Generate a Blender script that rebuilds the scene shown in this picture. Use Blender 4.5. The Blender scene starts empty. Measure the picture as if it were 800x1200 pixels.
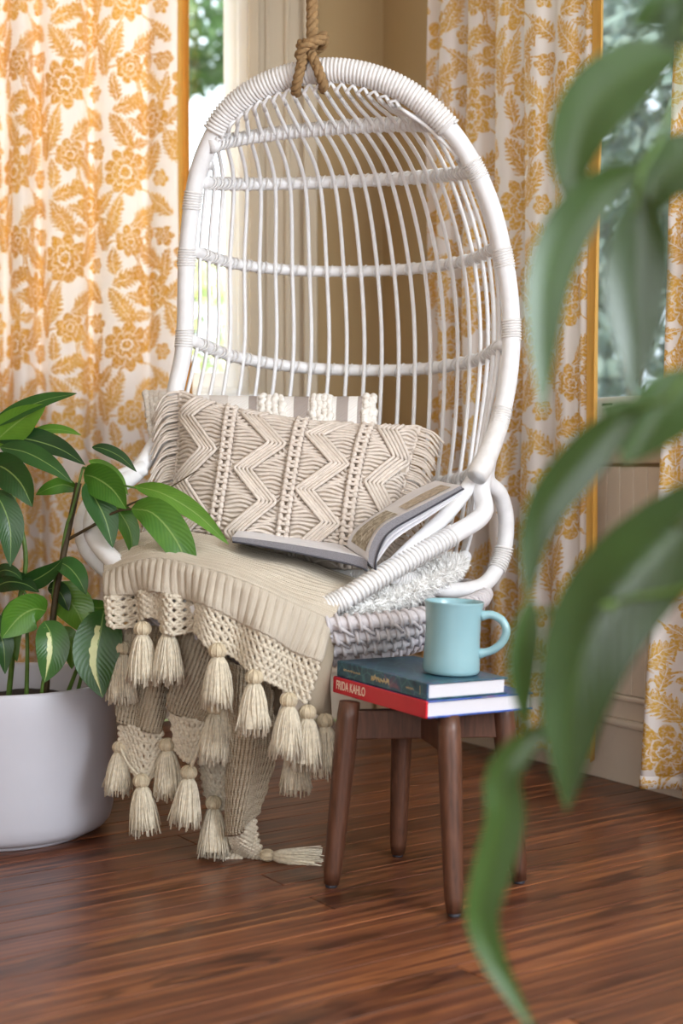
import bpy, math, random
import numpy as np
from mathutils import Vector, Matrix
random.seed(7); rng = np.random.default_rng(7)
SC = bpy.context.scene; COL = SC.collection
# ------------------------------------------------------------------ camera
FPX = 1700.0; CAMZ = 0.786; PITCH = math.atan(70.0/FPX)
cd = bpy.data.cameras.new('camera'); cam = bpy.data.objects.new('camera', cd); COL.objects.link(cam)
cam.location = (0, 0, CAMZ); cam.rotation_euler = (math.pi/2-PITCH, 0, 0)
cd.sensor_fit = 'VERTICAL'; cd.sensor_height = 36; cd.lens = 36*FPX/1200
cd.dof.use_dof = True; cd.dof.focus_distance = 2.88; cd.dof.aperture_fstop = 2.6
SC.camera = cam
# ------------------------------------------------------------------ world, sun, daylight, back fill, exposure
w = bpy.data.worlds.new('sky'); SC.world = w; w.use_nodes = True
bg = w.node_tree.nodes['Background']; bg.inputs[0].default_value = (0.80, 0.90, 1.0, 1); bg.inputs[1].default_value = 2.6
def lamp(name, typ, loc, energy, col, direction=None, sx=1, sy=1):
    l = bpy.data.lights.new(name, typ); l.energy = energy; l.color = col
    if typ == 'AREA': l.shape = 'RECTANGLE'; l.size = sx; l.size_y = sy
    o = bpy.data.objects.new(name, l); COL.objects.link(o); o.location = loc
    if direction is not None: o.rotation_euler = Vector(direction).to_track_quat('-Z', 'Y').to_euler()
    return o
sun = lamp('sun', 'SUN', (-5, -5, 8), 7.0, (1.0, 0.93, 0.82), (0.62, 0.55, -0.80)); sun.data.angle = 0.01
lamp('daylight_side_window', 'AREA', (1.84, 0.55, 1.45), 68, (0.86, 0.93, 1.0), (-1, 0.12, -0.12), 1.9, 1.5)
lamp('added_back_fill', 'AREA', (-0.6, -2.40, 1.55), 28, (1.0, 0.96, 0.90), (0, 1, -0.05), 2.6, 1.7)  # fill lamp added at an unseen opening behind the camera
lamp('daylight_bay_window', 'AREA', (-0.93, 4.33, 1.65), 12, (1.0, 0.98, 0.93), (0, -1, -0.1), 1.1, 1.3)
SC.view_settings.view_transform = 'Standard'; SC.view_settings.look = 'None'
SC.view_settings.gamma = 1; SC.view_settings.use_curve_mapping = False
SC.view_settings.exposure = 0.60

# ------------------------------------------------------------------ helpers
def P(px, py, Y):
    """world point on the ray of photo pixel (px,py) at world depth Y"""
    x = (px-400)/FPX; y = (600-py)/FPX
    c, s = math.cos(PITCH), math.sin(PITCH)
    dy = c + y*s; dz = y*c - s
    k = Y/dy
    return np.array([x*k, Y, CAMZ + dz*k])
def hexc(h, a=1):
    h = h.lstrip('#'); v = [int(h[i:i+2], 16)/255 for i in (0, 2, 4)]
    return tuple((c/12.92 if c <= .04045 else ((c+.055)/1.055)**2.4) for c in v) + (a,)
WM = {}
def reg(o, W=None):
    WM[o.name] = W if W is not None else Matrix.Identity(4)
def attach(o, parent, W=None):
    """put o at world matrix W (default identity) under parent"""
    W = W if W is not None else Matrix.Identity(4)
    if parent is not None:
        o.parent = parent; o.matrix_parent_inverse = WM[parent.name].inverted()
    o.matrix_basis = W; reg(o, W)
def tag(o, label=None, cat=None, group=None, kind=None):
    if label: o['label'] = label
    if cat: o['category'] = cat
    if group: o['group'] = group
    if kind: o['kind'] = kind
    return o
def thing(name, loc, label, cat, group=None):
    o = bpy.data.objects.new(name, None); COL.objects.link(o); o.empty_display_size = .05
    attach(o, None, Matrix.Translation(Vector([float(c) for c in loc])))
    return tag(o, label, cat, group)
class MB:
    def __init__(s): s.v = []; s.f = []; s.n = 0
    def add(s, v, f):
        v = np.asarray(v, float).reshape(-1, 3); s.v.append(v)
        s.f.extend([tuple(i+s.n for i in q) for q in f]); s.n += len(v); return s
    def mesh(s, name, smooth=True):
        m = bpy.data.meshes.new(name); m.from_pydata(np.concatenate(s.v).tolist(), [], s.f)
        if smooth: m.polygons.foreach_set('use_smooth', [True]*len(m.polygons))
        m.update(); return m
    def build(s, name, mat, parent=None, smooth=True, W=None):
        m = s.mesh(name, smooth); m.materials.append(mat)
        o = bpy.data.objects.new(name, m); COL.objects.link(o); attach(o, parent, W); return o
def link(name, mesh, parent, W=None):
    o = bpy.data.objects.new(name, mesh); COL.objects.link(o); attach(o, parent, W); return o
def crv(pts, n=40, closed=False):
    """centripetal-ish Catmull-Rom through pts, n samples by arc length"""
    p = np.asarray(pts, float)
    if closed: q = np.vstack([p[-1], p, p[0], p[1]])
    else: q = np.vstack([2*p[0]-p[1], p, 2*p[-1]-p[-2]])
    out = []; K = 16
    for i in range(1, len(q)-2):
        for t in np.linspace(0, 1, K, endpoint=False):
            a, b, c, d = q[i-1], q[i], q[i+1], q[i+2]
            out.append(.5*((2*b)+(c-a)*t+(2*a-5*b+4*c-d)*t*t+(3*b-a-3*c+d)*t**3))
    out.append(q[-2]); out = np.array(out)
    L = np.r_[0, np.cumsum(np.linalg.norm(np.diff(out, axis=0), axis=1))]
    s = np.linspace(0, L[-1], n)
    return np.stack([np.interp(s, L, out[:, k]) for k in range(out.shape[1])], 1)
def plen(p): return float(np.linalg.norm(np.diff(p, axis=0), axis=1).sum())
def nrm(v): return v/(np.linalg.norm(v, axis=-1, keepdims=True)+1e-12)
def frames(p, closed=False):
    t = np.gradient(p, axis=0)
    if closed: t = np.roll(p, -1, 0)-np.roll(p, 1, 0)
    t = nrm(t); a = np.array([0, 0, 1.0])
    if abs(t[0] @ a) > .9: a = np.array([1.0, 0, 0])
    n = nrm(a-(a@t[0])*t[0]); N = [n]
    for i in range(1, len(p)):
        n = N[-1]-(N[-1]@t[i])*t[i]; N.append(nrm(n))
    N = np.array(N); return t, N, np.cross(t, N)
def tubev(p, r, m=8, closed=False, cap=True):
    p = np.asarray(p, float); n = len(p); r = np.broadcast_to(np.asarray(r, float), (n,))
    t, N, B = frames(p, closed)
    a = np.linspace(0, 2*math.pi, m, endpoint=False)
    v = p[:, None]+r[:, None, None]*(np.cos(a)[None, :, None]*N[:, None]+np.sin(a)[None, :, None]*B[:, None])
    f = []
    for i in range(n if closed else n-1):
        j = (i+1) % n
        for k in range(m):
            l = (k+1) % m; f.append((i*m+k, i*m+l, j*m+l, j*m+k))
    if cap and not closed:
        f.append(tuple(range(m))[::-1]); f.append(tuple((n-1)*m+k for k in range(m)))
    return v.reshape(-1, 3), f
def coil(p, R, pitch, per=10, phase=0):
    """helix around path p"""
    L = plen(p); n = max(8, int(L/pitch*per)); q = crv(p, n) if len(p) < n else p
    q = crv(p[::max(1, len(p)//60)] if len(p) > 120 else p, n)
    t, N, B = frames(q); a = phase+np.arange(n)*2*math.pi/per
    R = np.broadcast_to(np.asarray(R, float), (n,)) if np.ndim(R) == 0 else np.interp(np.linspace(0, 1, n), np.linspace(0, 1, len(R)), R)
    return q+R[:, None]*(np.cos(a)[:, None]*N+np.sin(a)[:, None]*B)
def gridmesh(name, G, mat, parent=None, uv=None, smooth=True, closed_u=False):
    G = np.asarray(G, float); nu, nv = G.shape[:2]
    i, j = np.meshgrid(np.arange(nu if closed_u else nu-1), np.arange(nv-1), indexing='ij')
    i = i.ravel(); j = j.ravel(); i2 = (i+1) % nu
    f = np.stack([i*nv+j, i2*nv+j, i2*nv+j+1, i*nv+j+1], 1)
    m = bpy.data.meshes.new(name); m.from_pydata(G.reshape(-1, 3).tolist(), [], f.tolist())
    if uv is None:
        uu, vv = np.meshgrid(np.linspace(0, 1, nu), np.linspace(0, 1, nv), indexing='ij'); uv = np.stack([uu, vv], -1)
    lay = m.uv_layers.new(name='UVMap'); lay.data.foreach_set('uv', np.asarray(uv, float).reshape(-1, 2)[f.ravel()].ravel())
    if smooth: m.polygons.foreach_set('use_smooth', [True]*len(m.polygons))
    m.materials.append(mat); m.update()
    o = bpy.data.objects.new(name, m); COL.objects.link(o); attach(o, parent); return o
def solidify(o, th, off=-1):
    md = o.modifiers.new('thickness', 'SOLIDIFY'); md.thickness = th; md.offset = off; return o
def lathe(prof, c, n=48):
    prof = np.asarray(prof, float); a = np.linspace(0, 2*math.pi, n, endpoint=False)
    v = np.stack([prof[:, None, 0]*np.cos(a), prof[:, None, 0]*np.sin(a), np.broadcast_to(prof[:, None, 1], (len(prof), n))], -1)+np.asarray(c)
    f = []
    for i in range(len(prof)-1):
        for k in range(n):
            l = (k+1) % n; f.append((i*n+k, i*n+l, (i+1)*n+l, (i+1)*n+k))
    return v.reshape(-1, 3), f
def boxv(c0, ex, ey, ez):
    c0, ex, ey, ez = [np.asarray(a, float) for a in (c0, ex, ey, ez)]
    v = [c0+a*ex+b*ey+c*ez for c in (0, 1) for b in (0, 1) for a in (0, 1)]
    f = [(0, 2, 3, 1), (4, 5, 7, 6), (0, 1, 5, 4), (2, 6, 7, 3), (0, 4, 6, 2), (1, 3, 7, 5)]
    if np.dot(np.cross(ex, ey), ez) < 0: f = [q[::-1] for q in f]
    return np.array(v), f
def spherev(c, r, nu=10, nv=7, M=None):
    th = np.linspace(0, math.pi, nv); a = np.linspace(0, 2*math.pi, nu, endpoint=False)
    v = np.stack([np.sin(th)[:, None]*np.cos(a), np.sin(th)[:, None]*np.sin(a), np.broadcast_to(np.cos(th)[:, None], (nv, nu))], -1).reshape(-1, 3)*r
    if M is not None: v = v @ np.asarray(M).T
    f = [(i*nu+k, (i+1)*nu+k, (i+1)*nu+(k+1) % nu, i*nu+(k+1) % nu) for i in range(nv-1) for k in range(nu)]
    return v+np.asarray(c), f
def bevel(o, wd=.003, seg=2):
    md = o.modifiers.new('bevel', 'BEVEL'); md.width = wd; md.segments = seg; md.limit_method = 'ANGLE'; return o

# ------------------------------------------------------------------ materials
class NT:
    def __init__(s, nt): s.t = nt; s.n = nt.nodes; s.l = nt.links
    def node(s, typ, **kw):
        n = s.n.new(typ)
        for k, v in kw.items(): setattr(n, k, v)
        return n
    def put(s, sock, v):
        if isinstance(v, bpy.types.NodeSocket): s.l.new(v, sock)
        elif v is not None: sock.default_value = v
    def m(s, op, a, b=None, c=None, clamp=False):
        n = s.node('ShaderNodeMath', operation=op, use_clamp=clamp)
        for i, v in enumerate((a, b, c)): s.put(n.inputs[i], v) if v is not None else None
        return n.outputs[0]
    def mix(s, f, a, b, mode='MIX'):
        n = s.node('ShaderNodeMix', data_type='RGBA', blend_type=mode)
        s.put(n.inputs[0], f); s.put(n.inputs[6], a); s.put(n.inputs[7], b); return n.outputs[2]
    def ramp(s, f, stops, interp='LINEAR'):
        n = s.node('ShaderNodeValToRGB'); r = n.color_ramp; r.interpolation = interp
        while len(r.elements) < len(stops): r.elements.new(.5)
        for e, (p, c) in zip(r.elements, stops): e.position = p; e.color = c if len(c) == 4 else tuple(c)+(1,)
        s.put(n.inputs[0], f); return n.outputs[0]
    def noise(s, vec, scale, detail=3, rough=.5, dist=0):
        n = s.node('ShaderNodeTexNoise'); s.put(n.inputs['Vector'], vec); n.inputs['Scale'].default_value = scale
        n.inputs['Detail'].default_value = detail; n.inputs['Roughness'].default_value = rough; n.inputs['Distortion'].default_value = dist
        return n.outputs[0]
    def coord(s, which='Object'): return s.node('ShaderNodeTexCoord').outputs[which]
    def mapping(s, vec, scale=(1, 1, 1), rot=(0, 0, 0), loc=(0, 0, 0)):
        n = s.node('ShaderNodeMapping'); s.put(n.inputs[0], vec); n.inputs['Scale'].default_value = scale
        n.inputs['Rotation'].default_value = rot; n.inputs['Location'].default_value = loc; return n.outputs[0]
    def sep(s, v):
        n = s.node('ShaderNodeSeparateXYZ'); s.put(n.inputs[0], v); return n.outputs
    def comb(s, x, y, z=0.0):
        n = s.node('ShaderNodeCombineXYZ'); s.put(n.inputs[0], x); s.put(n.inputs[1], y); s.put(n.inputs[2], z); return n.outputs[0]
    def bump(s, h, strength=.3, dist=.01):
        n = s.node('ShaderNodeBump'); n.inputs['Strength'].default_value = strength; n.inputs['Distance'].default_value = dist
        s.put(n.inputs['Height'], h); return n.outputs[0]
def newmat(name, base=(.8, .8, .8, 1), rough=.5, **kw):
    m = bpy.data.materials.new(name); m.use_nodes = True; T = NT(m.node_tree)
    b = T.n['Principled BSDF']; b.inputs['Base Color'].default_value = base; b.inputs['Roughness'].default_value = rough
    for k, v in kw.items(): b.inputs[k].default_value = v
    T.b = b; return m, T
def simple(name, col, rough=.5, var=.06, scale=30, bump=0, bscale=200, **kw):
    m, T = newmat(name, hexc(col), rough, **kw); co = T.coord()
    c = hexc(col); n = T.noise(co, scale, 3)
    T.put(T.b.inputs['Base Color'], T.ramp(n, [(.3, tuple(x*(1-var*2) for x in c[:3])+(1,)), (.7, tuple(min(1, x*(1+var)) for x in c[:3])+(1,))]))
    if bump: T.put(T.b.inputs['Normal'], T.bump(T.noise(co, bscale, 2), bump, .002))
    return m
def add_translucent(m, T, col, fac):
    tr = T.node('ShaderNodeBsdfTranslucent'); T.put(tr.inputs[0], col)
    mx = T.node('ShaderNodeMixShader'); mx.inputs[0].default_value = fac
    T.l.new(T.b.outputs[0], mx.inputs[1]); T.l.new(tr.outputs[0], mx.inputs[2])
    T.l.new(mx.outputs[0], T.n['Material Output'].inputs[0])

M_wall = simple('wall_paint', '#ab9168', .75, .02, 3, .08, 300)
M_trim = simple('trim_paint', '#c6b79f', .45, .02, 6, .03, 200)
M_sash = simple('window_paint', '#eceef0', .4, .02, 6)
M_lower = simple('panel_paint', '#dbcdbb', .5, .03, 6, .04, 150)
M_ceil = simple('ceiling_paint', '#efe9dd', .8, .02, 3)
M_rattan = simple('white_rattan', '#ecebec', .38, .03, 40, .12, 160)
M_bind = simple('white_binding', '#e6e3e1', .45, .05, 60, .1, 250)
M_weave = simple('woven_cord_shaded', '#cfc9cb', .6, .05, 60, .2, 250)  # white-painted basket; the shade below the seat is put into this grey
M_rope = simple('jute_rope', '#9a7a52', .85, .15, 120, .5, 500)
M_fleece = simple('fleece', '#f8f6f3', .9, .02, 60, .5, 220)
M_cotton = simple('cotton_cord', '#dccfc3', .85, .05, 90, .35, 700)
M_cottonbody = simple('cotton_body', '#c4b4a2', .9, .05, 60, .3, 400)
M_bobble = simple('bobble_wool', '#efe9e1', .9, .05, 90, .4, 500)
M_tassel = simple('tassel_yarn', '#d6cab4', .85, .10, 160, .3, 600)
M_bead = simple('tassel_bead', '#cbbb9f', .8, .10, 120, .5, 500)
M_crochet = simple('crochet_yarn', '#d2c6b2', .9, .08, 120, .5, 500)
M_pot = simple('pot_glaze', '#bcbac2', .42, .015, 12, .03, 90)
M_soil = simple('soil', '#2e241c', .95, .3, 90, .8, 90)
M_standwood, T = newmat('walnut', hexc('#6d4630'), .42)
n = T.noise(T.mapping(T.coord(), (9, 9, 1.1)), 14, 5, .6, .4)
T.put(T.b.inputs['Base Color'], T.ramp(n, [(.25, hexc('#3f271c')), (.55, hexc('#5d3b2b')), (.8, hexc('#6f4a38'))]))
M_mug, T = newmat('mug_glaze', hexc('#8ec3cd'), .26)
T.put(T.b.inputs['Base Color'], T.ramp(T.noise(T.coord(), 9, 2), [(.3, hexc('#86adb6')), (.7, hexc('#93bac1'))])); T.b.inputs['Coat Weight'].default_value = .3
M_stem = simple('stem', '#5c7a35', .5, .15, 60)
M_stemdark = simple('stem_dark', '#4a3c26', .6, .15, 60)
M_red = simple('book_red', '#c8202f', .35, .03, 20)
M_paper = simple('paper', '#e9e7ea', .7, .03, 30)
M_text = simple('spine_lettering', '#f0d8c4', .5, .02, 20)
M_gold = simple('spine_gold', '#c9b384', .45, .1, 60)
# page edges: fine stripes
def pages(name, col, dark, axis_scale):
    m, T = newmat(name, hexc(col), .75)
    s = T.sep(T.coord('UV')); wv = T.m('SINE', T.m('MULTIPLY', s[1], axis_scale))
    T.put(T.b.inputs['Base Color'], T.ramp(T.m('MULTIPLY_ADD', wv, .5, .5), [(.0, hexc(dark)), (.8, hexc(col))])); return m
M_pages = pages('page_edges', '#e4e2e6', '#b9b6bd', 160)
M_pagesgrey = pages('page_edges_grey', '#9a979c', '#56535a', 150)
M_coverdark = simple('book_cover_dark', '#3a3a42', .4, .05, 20)
def cover(name, stops, scale):
    m, T = newmat(name, hexc('#26485a'), .3)
    co = T.coord(); n = T.noise(co, scale, 4, .6, 1.5)
    v = T.node('ShaderNodeTexVoronoi', feature='DISTANCE_TO_EDGE'); T.put(v.inputs['Vector'], co); v.inputs['Scale'].default_value = scale*1.4
    base = T.ramp(n, stops)
    line = T.ramp(v.outputs[0], [(0, (1, 1, 1, 1)), (.045, (0, 0, 0, 1))])
    T.put(T.b.inputs['Base Color'], T.mix(T.m('MULTIPLY', line, .35), base, hexc('#5f9c9c'))); return m
M_teal = cover('book_teal', [(.3, hexc('#1c3448')), (.5, hexc('#2d5663')), (.62, hexc('#34506e')), (.74, hexc('#7c5566'))], 22)
M_blue = cover('book_blue', [(.35, hexc('#29407e')), (.55, hexc('#3d5fae')), (.7, hexc('#8a6a80'))], 14)
def photo(name, stops, sc):
    m, T = newmat(name, (.5, .5, .5, 1), .45); s = T.coord('UV')
    T.put(T.b.inputs['Base Color'], T.ramp(T.noise(s, sc, 6, .65, .8), stops)); return m
M_photo1 = photo('page_photo_village', [(.3, hexc('#4a4232')), (.45, hexc('#8a7a5c')), (.55, hexc('#b9ad94')), (.7, hexc('#e0ddd6'))], 7)
M_photo2 = photo('page_photo_street', [(.3, hexc('#6a5a44')), (.5, hexc('#b29c7d')), (.7, hexc('#d8cbb8'))], 9)

# floor wood
def wood(name):
    m, T = newmat(name, (.1, .05, .03, 1), .33)
    oi = T.node('ShaderNodeObjectInfo').outputs['Random']
    co = T.coord('Object')
    va = T.node('ShaderNodeVectorMath', operation='ADD'); T.put(va.inputs[0], co); T.put(va.inputs[1], T.comb(T.m('MULTIPLY', oi, 37.0), T.m('MULTIPLY', oi, 91.0), 0.0))
    v = va.outputs[0]
    warp = T.noise(T.mapping(v, (1.3, 7, 1)), 1.6, 3, .55)
    g = T.noise(T.mapping(v, (.9, 26, 1)), 2.2, 4, .6, .5)
    # cathedral rings: bands of a warped cross coordinate
    band = T.m('SINE', T.m('MULTIPLY_ADD', warp, 46.0, T.m('MULTIPLY', T.sep(v)[1], 55.0)))
    streak = T.ramp(T.m('MULTIPLY_ADD', band, .5, .5), [(.45, (0, 0, 0, 1)), (.92, (1, 1, 1, 1))])
    fine = T.noise(T.mapping(v, (3, 160, 1)), 3, 3, .6)
    base = T.ramp(g, [(.30, hexc('#4d281b')), (.48, hexc('#6c402c')), (.60, hexc('#8c5535')), (.75, hexc('#b47645'))])
    amt = T.m('MULTIPLY', streak, T.ramp(T.noise(T.mapping(v, (.8, 5, 1)), 1.5, 2), [(.42, (0, 0, 0, 1)), (.62, (1, 1, 1, 1))]))
    c = T.mix(T.m('MULTIPLY', amt, .72), base, hexc('#2e150e'))
    c = T.mix(T.m('MULTIPLY', T.ramp(fine, [(.5, (0, 0, 0, 1)), (.8, (1, 1, 1, 1))]), .35), c, hexc('#3a1c12'))
    tone = T.m('MULTIPLY_ADD', oi, .4, .75)
    hsv = T.node('ShaderNodeHueSaturation'); T.put(hsv.inputs['Color'], c); T.put(hsv.inputs['Value'], tone)
    T.put(T.b.inputs['Base Color'], hsv.outputs[0])
    T.put(T.b.inputs['Roughness'], T.m('MULTIPLY_ADD', fine, .18, .22))
    T.put(T.b.inputs['Normal'], T.bump(g, .08, .002)); return m
M_floor = wood('heart_pine')

# printed curtain cloth: half-drop repeat of flowers, leaves and stems drawn with maths nodes on cloth coordinates (metres)
TX, TY, HD = .26, .55, .275
def lattice(T, uv, cx, cy):
    s = T.sep(uv); qx = T.m('SUBTRACT', s[0], cx); qy = T.m('SUBTRACT', s[1], cy)
    i = T.m('ROUND', T.m('DIVIDE', qx, TX))
    qx = T.m('SUBTRACT', qx, T.m('MULTIPLY', i, TX)); qy = T.m('SUBTRACT', qy, T.m('MULTIPLY', i, HD))
    qy = T.m('SUBTRACT', qy, T.m('MULTIPLY', T.m('ROUND', T.m('DIVIDE', qy, TY)), TY))
    return qx, qy
def group(name, ins, fn):
    g = bpy.data.node_groups.new(name, 'ShaderNodeTree')
    g.interface.new_socket('P', in_out='INPUT', socket_type='NodeSocketVector')
    for i in ins: g.interface.new_socket(i, in_out='INPUT', socket_type='NodeSocketFloat')
    g.interface.new_socket('Mask', in_out='OUTPUT', socket_type='NodeSocketFloat')
    T = NT(g); gi = T.node('NodeGroupInput'); go = T.node('NodeGroupOutput')
    T.put(go.inputs[0], fn(T, *gi.outputs[:len(ins)+1])); return g
def g_leaf(T, p, cx, cy, ang, L, W):
    x, y = lattice(T, p, cx, cy); ca = T.m('COSINE', ang); sa = T.m('SINE', ang)
    a = T.m('ADD', T.m('MULTIPLY', x, ca), T.m('MULTIPLY', y, sa)); b = T.m('SUBTRACT', T.m('MULTIPLY', y, ca), T.m('MULTIPLY', x, sa))
    ab = T.m('ABSOLUTE', b); r = T.m('DIVIDE', a, L)
    prof = T.m('MAXIMUM', T.m('SUBTRACT', 1.0, T.m('MULTIPLY', T.m('MULTIPLY', r, r), 4.0)), 0.0)
    prof = T.m('MULTIPLY', prof, T.m('SUBTRACT', 1.0, T.m('MULTIPLY', r, .55)))
    ser = T.m('MULTIPLY_ADD', T.m('SINE', T.m('MULTIPLY', T.m('SUBTRACT', a, T.m('MULTIPLY', ab, .8)), 420.0)), .22, .9)
    hw = T.m('SUBTRACT', T.m('MULTIPLY', T.m('MULTIPLY', prof, ser), T.m('MULTIPLY', W, .5)), .0006)
    mask = T.m('MULTIPLY', T.m('SUBTRACT', hw, ab), 900.0, clamp=True)
    vein = T.m('GREATER_THAN', ab, .0011)
    lat = T.m('LESS_THAN', T.m('SINE', T.m('MULTIPLY', T.m('SUBTRACT', a, T.m('MULTIPLY', ab, .9)), 520.0)), .80)
    return T.m('MULTIPLY', mask, T.m('MULTIPLY', vein, T.m('MULTIPLY_ADD', lat, .45, .55)))
def g_flower(T, p, cx, cy, R, n):
    x, y = lattice(T, p, cx, cy); r = T.m('SQRT', T.m('ADD', T.m('MULTIPLY', x, x), T.m('MULTIPLY', y, y))); th = T.m('ARCTAN2', y, x)
    pet = T.m('ABSOLUTE', T.m('COSINE', T.m('MULTIPLY', th, T.m('MULTIPLY', n, .5))))
    Rt = T.m('MULTIPLY', R, T.m('MULTIPLY_ADD', pet, .26, .74))
    mask = T.m('MULTIPLY', T.m('SUBTRACT', Rt, r), 900.0, clamp=True)
    q = T.m('DIVIDE', r, Rt)
    ring = T.m('GREATER_THAN', T.m('ABSOLUTE', T.m('SUBTRACT', q, .56)), .035)
    ring2 = T.m('GREATER_THAN', T.m('ABSOLUTE', T.m('SUBTRACT', q, .25)), .04)
    seam = T.m('MAXIMUM', T.m('GREATER_THAN', pet, .16), T.m('LESS_THAN', q, .56))
    return T.m('MULTIPLY', T.m('MULTIPLY', mask, ring2), T.m('MULTIPLY_ADD', T.m('MULTIPLY', ring, seam), .75, .25))
def g_stem(T, p, cx, cy, R, a0, w):
    x, y = lattice(T, p, cx, cy); r = T.m('SQRT', T.m('ADD', T.m('MULTIPLY', x, x), T.m('MULTIPLY', y, y)))
    d = T.m('ABSOLUTE', T.m('SUBTRACT', r, R)); m = T.m('MULTIPLY', T.m('SUBTRACT', w, d), 900.0, clamp=True)
    side = T.m('GREATER_THAN', T.m('ADD', T.m('MULTIPLY', x, T.m('COSINE', a0)), T.m('MULTIPLY', y, T.m('SINE', a0))), 0.0)
    return T.m('MULTIPLY', m, side)
GL = group('print_leaf', ['cx', 'cy', 'ang', 'L', 'W'], g_leaf)
GF = group('print_flower', ['cx', 'cy', 'R', 'n'], g_flower)
GS = group('print_stem', ['cx', 'cy', 'R', 'a0', 'w'], g_stem)
PRINT = [
 (GF, (.06, .07, .080, 9)), (GF, (.165, .245, .066, 8)), (GF, (.075, .40, .052, 7)), (GF, (.21, .42, .036, 6)), (GF, (.20, .05, .030, 6)), (GF, (.10, .30, .026, 6)),
 (GL, (.165, .115, 1.1, 0.141, 0.067)), (GL, (.045, .20, 2.2, 0.150, 0.071)), (GL, (.07, .285, .4, 0.122, 0.057)), (GL, (.235, .155, 1.9, 0.132, 0.057)),
 (GL, (.15, .36, 2.5, 0.141, 0.064)), (GL, (.02, .475, 1.2, 0.150, 0.065)), (GL, (.135, .485, .6, 0.141, 0.065)), (GL, (.215, .33, 1.3, 0.122, 0.052)),
 (GL, (.195, .52, 2.4, 0.122, 0.055)), (GL, (.115, .165, .2, 0.089, 0.040)), (GL, (.245, .25, .9, 0.103, 0.045)), (GL, (.02, .34, 1.7, 0.103, 0.046)), (GL, (.15, .43, 1.5, 0.085, 0.040)), (GL, (.10, .225, 2.8, 0.085, 0.040)),
 (GS, (.06, .19, .10, 0.2, .0035)), (GS, (.19, .36, .085, 2.8, .0035)), (GS, (.10, .50, .075, 1.2, .003)), (GS, (.03, .33, .07, .9, .003)), (GS, (.22, .14, .06, 2.2, .003)),
]
def curtain_mat(name, white='#f3ece8', ochre='#dcab45', tr=.33):
    m, T = newmat(name, hexc(white), .85); uv = T.coord('UV')
    wp = T.node('ShaderNodeTexNoise'); T.put(wp.inputs['Vector'], uv); wp.inputs['Scale'].default_value = 16; wp.inputs['Detail'].default_value = 5; wp.inputs['Roughness'].default_value = .55
    sub = T.node('ShaderNodeVectorMath', operation='MULTIPLY_ADD'); T.put(sub.inputs[0], wp.outputs['Color']); sub.inputs[1].default_value = (.036, .036, 0); T.put(sub.inputs[2], uv)
    p = sub.outputs[0]; acc = None
    for g, vals in PRINT:
        n = T.node('ShaderNodeGroup', node_tree=g); T.put(n.inputs[0], p)
        for i, v in enumerate(vals): n.inputs[i+1].default_value = v
        acc = n.outputs[0] if acc is None else T.m('MAXIMUM', acc, n.outputs[0])
    speck = T.ramp(T.noise(uv, 130, 3), [(.46, (1, 1, 1, 1)), (.62, (.45, .45, .45, 1))])
    k = T.m('MULTIPLY', acc, speck)
    c = T.mix(k, hexc(white), T.ramp(T.noise(uv, 5, 2), [(.35, hexc(ochre)), (.65, hexc('#e7bd58'))]))
    T.put(T.b.inputs['Base Color'], c)
    T.put(T.b.inputs['Normal'], T.bump(T.noise(T.mapping(uv, (600, 60, 1)), 1, 2), .05, .001))
    add_translucent(m, T, c, tr); return m
M_curtain = curtain_mat('floral_cotton')
def solidcloth(name, col, tr=.2):
    m, T = newmat(name, hexc(col), .8); n = T.noise(T.mapping(T.coord(), (40, 40, 3)), 4, 3)
    c0 = hexc(col); c = T.ramp(n, [(.3, tuple(x*.88 for x in c0[:3])+(1,)), (.7, c0)])
    T.put(T.b.inputs['Base Color'], c); add_translucent(m, T, c, tr); return m
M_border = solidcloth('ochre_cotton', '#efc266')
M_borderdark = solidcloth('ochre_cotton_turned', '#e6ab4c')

def leafmat(name, dark, light, varieg=None, rough=.36, tr=.22, ribk=.5):
    m, T = newmat(name, hexc(dark), rough); uv = T.coord('UV'); s = T.sep(uv)
    av = T.m('ABSOLUTE', T.m('SUBTRACT', s[1], .5))
    vein = T.m('SINE', T.m('MULTIPLY', T.m('SUBTRACT', s[0], T.m('MULTIPLY', av, .55)), 95.0))
    n = T.noise(T.coord('Object'), 18, 3)
    oi = T.node('ShaderNodeObjectInfo').outputs['Random']
    base = T.mix(T.m('MULTIPLY_ADD', n, .7, T.m('MULTIPLY', T.m('SUBTRACT', oi, .5), .7), clamp=True), hexc(dark), hexc(light))
    base = T.mix(T.m('MULTIPLY', T.m('MULTIPLY_ADD', vein, .5, .5), .07), base, hexc(light))
    rib = T.m('LESS_THAN', av, .022); base = T.mix(T.m('MULTIPLY', rib, ribk), base, hexc('#9db868'))
    if varieg:
        nn = T.noise(T.mapping(uv, (5, 1.4, 1)), 1.7, 3, .6)
        k = T.m('MULTIPLY', T.m('LESS_THAN', T.m('ABSOLUTE', T.m('SUBTRACT', s[1], T.m('MULTIPLY_ADD', nn, .14, .50))), T.m('MULTIPLY', T.m('SINE', T.m('MULTIPLY', s[0], 3.14)), .075)), T.m('GREATER_THAN', s[0], .22))
        base = T.mix(T.m('MULTIPLY', k, .9), base, hexc(varieg))
    T.put(T.b.inputs['Base Color'], base); T.put(T.b.inputs['Normal'], T.bump(vein, .10, .0015))
    T.b.inputs['Specular IOR Level'].default_value = .55
    add_translucent(m, T, base, tr); return m
M_leafd = leafmat('leaf_dark', '#1d3d1c', '#3a6a2b')
M_leafb = leafmat('leaf_bright', '#3d6e20', '#79a83a')
M_leafv = leafmat('leaf_variegated', '#22471f', '#48782f', '#dfe3a6')
M_leaff = leafmat('trailing_leaf', '#22350f', '#41602a', None, .33, .14, .05)

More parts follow.
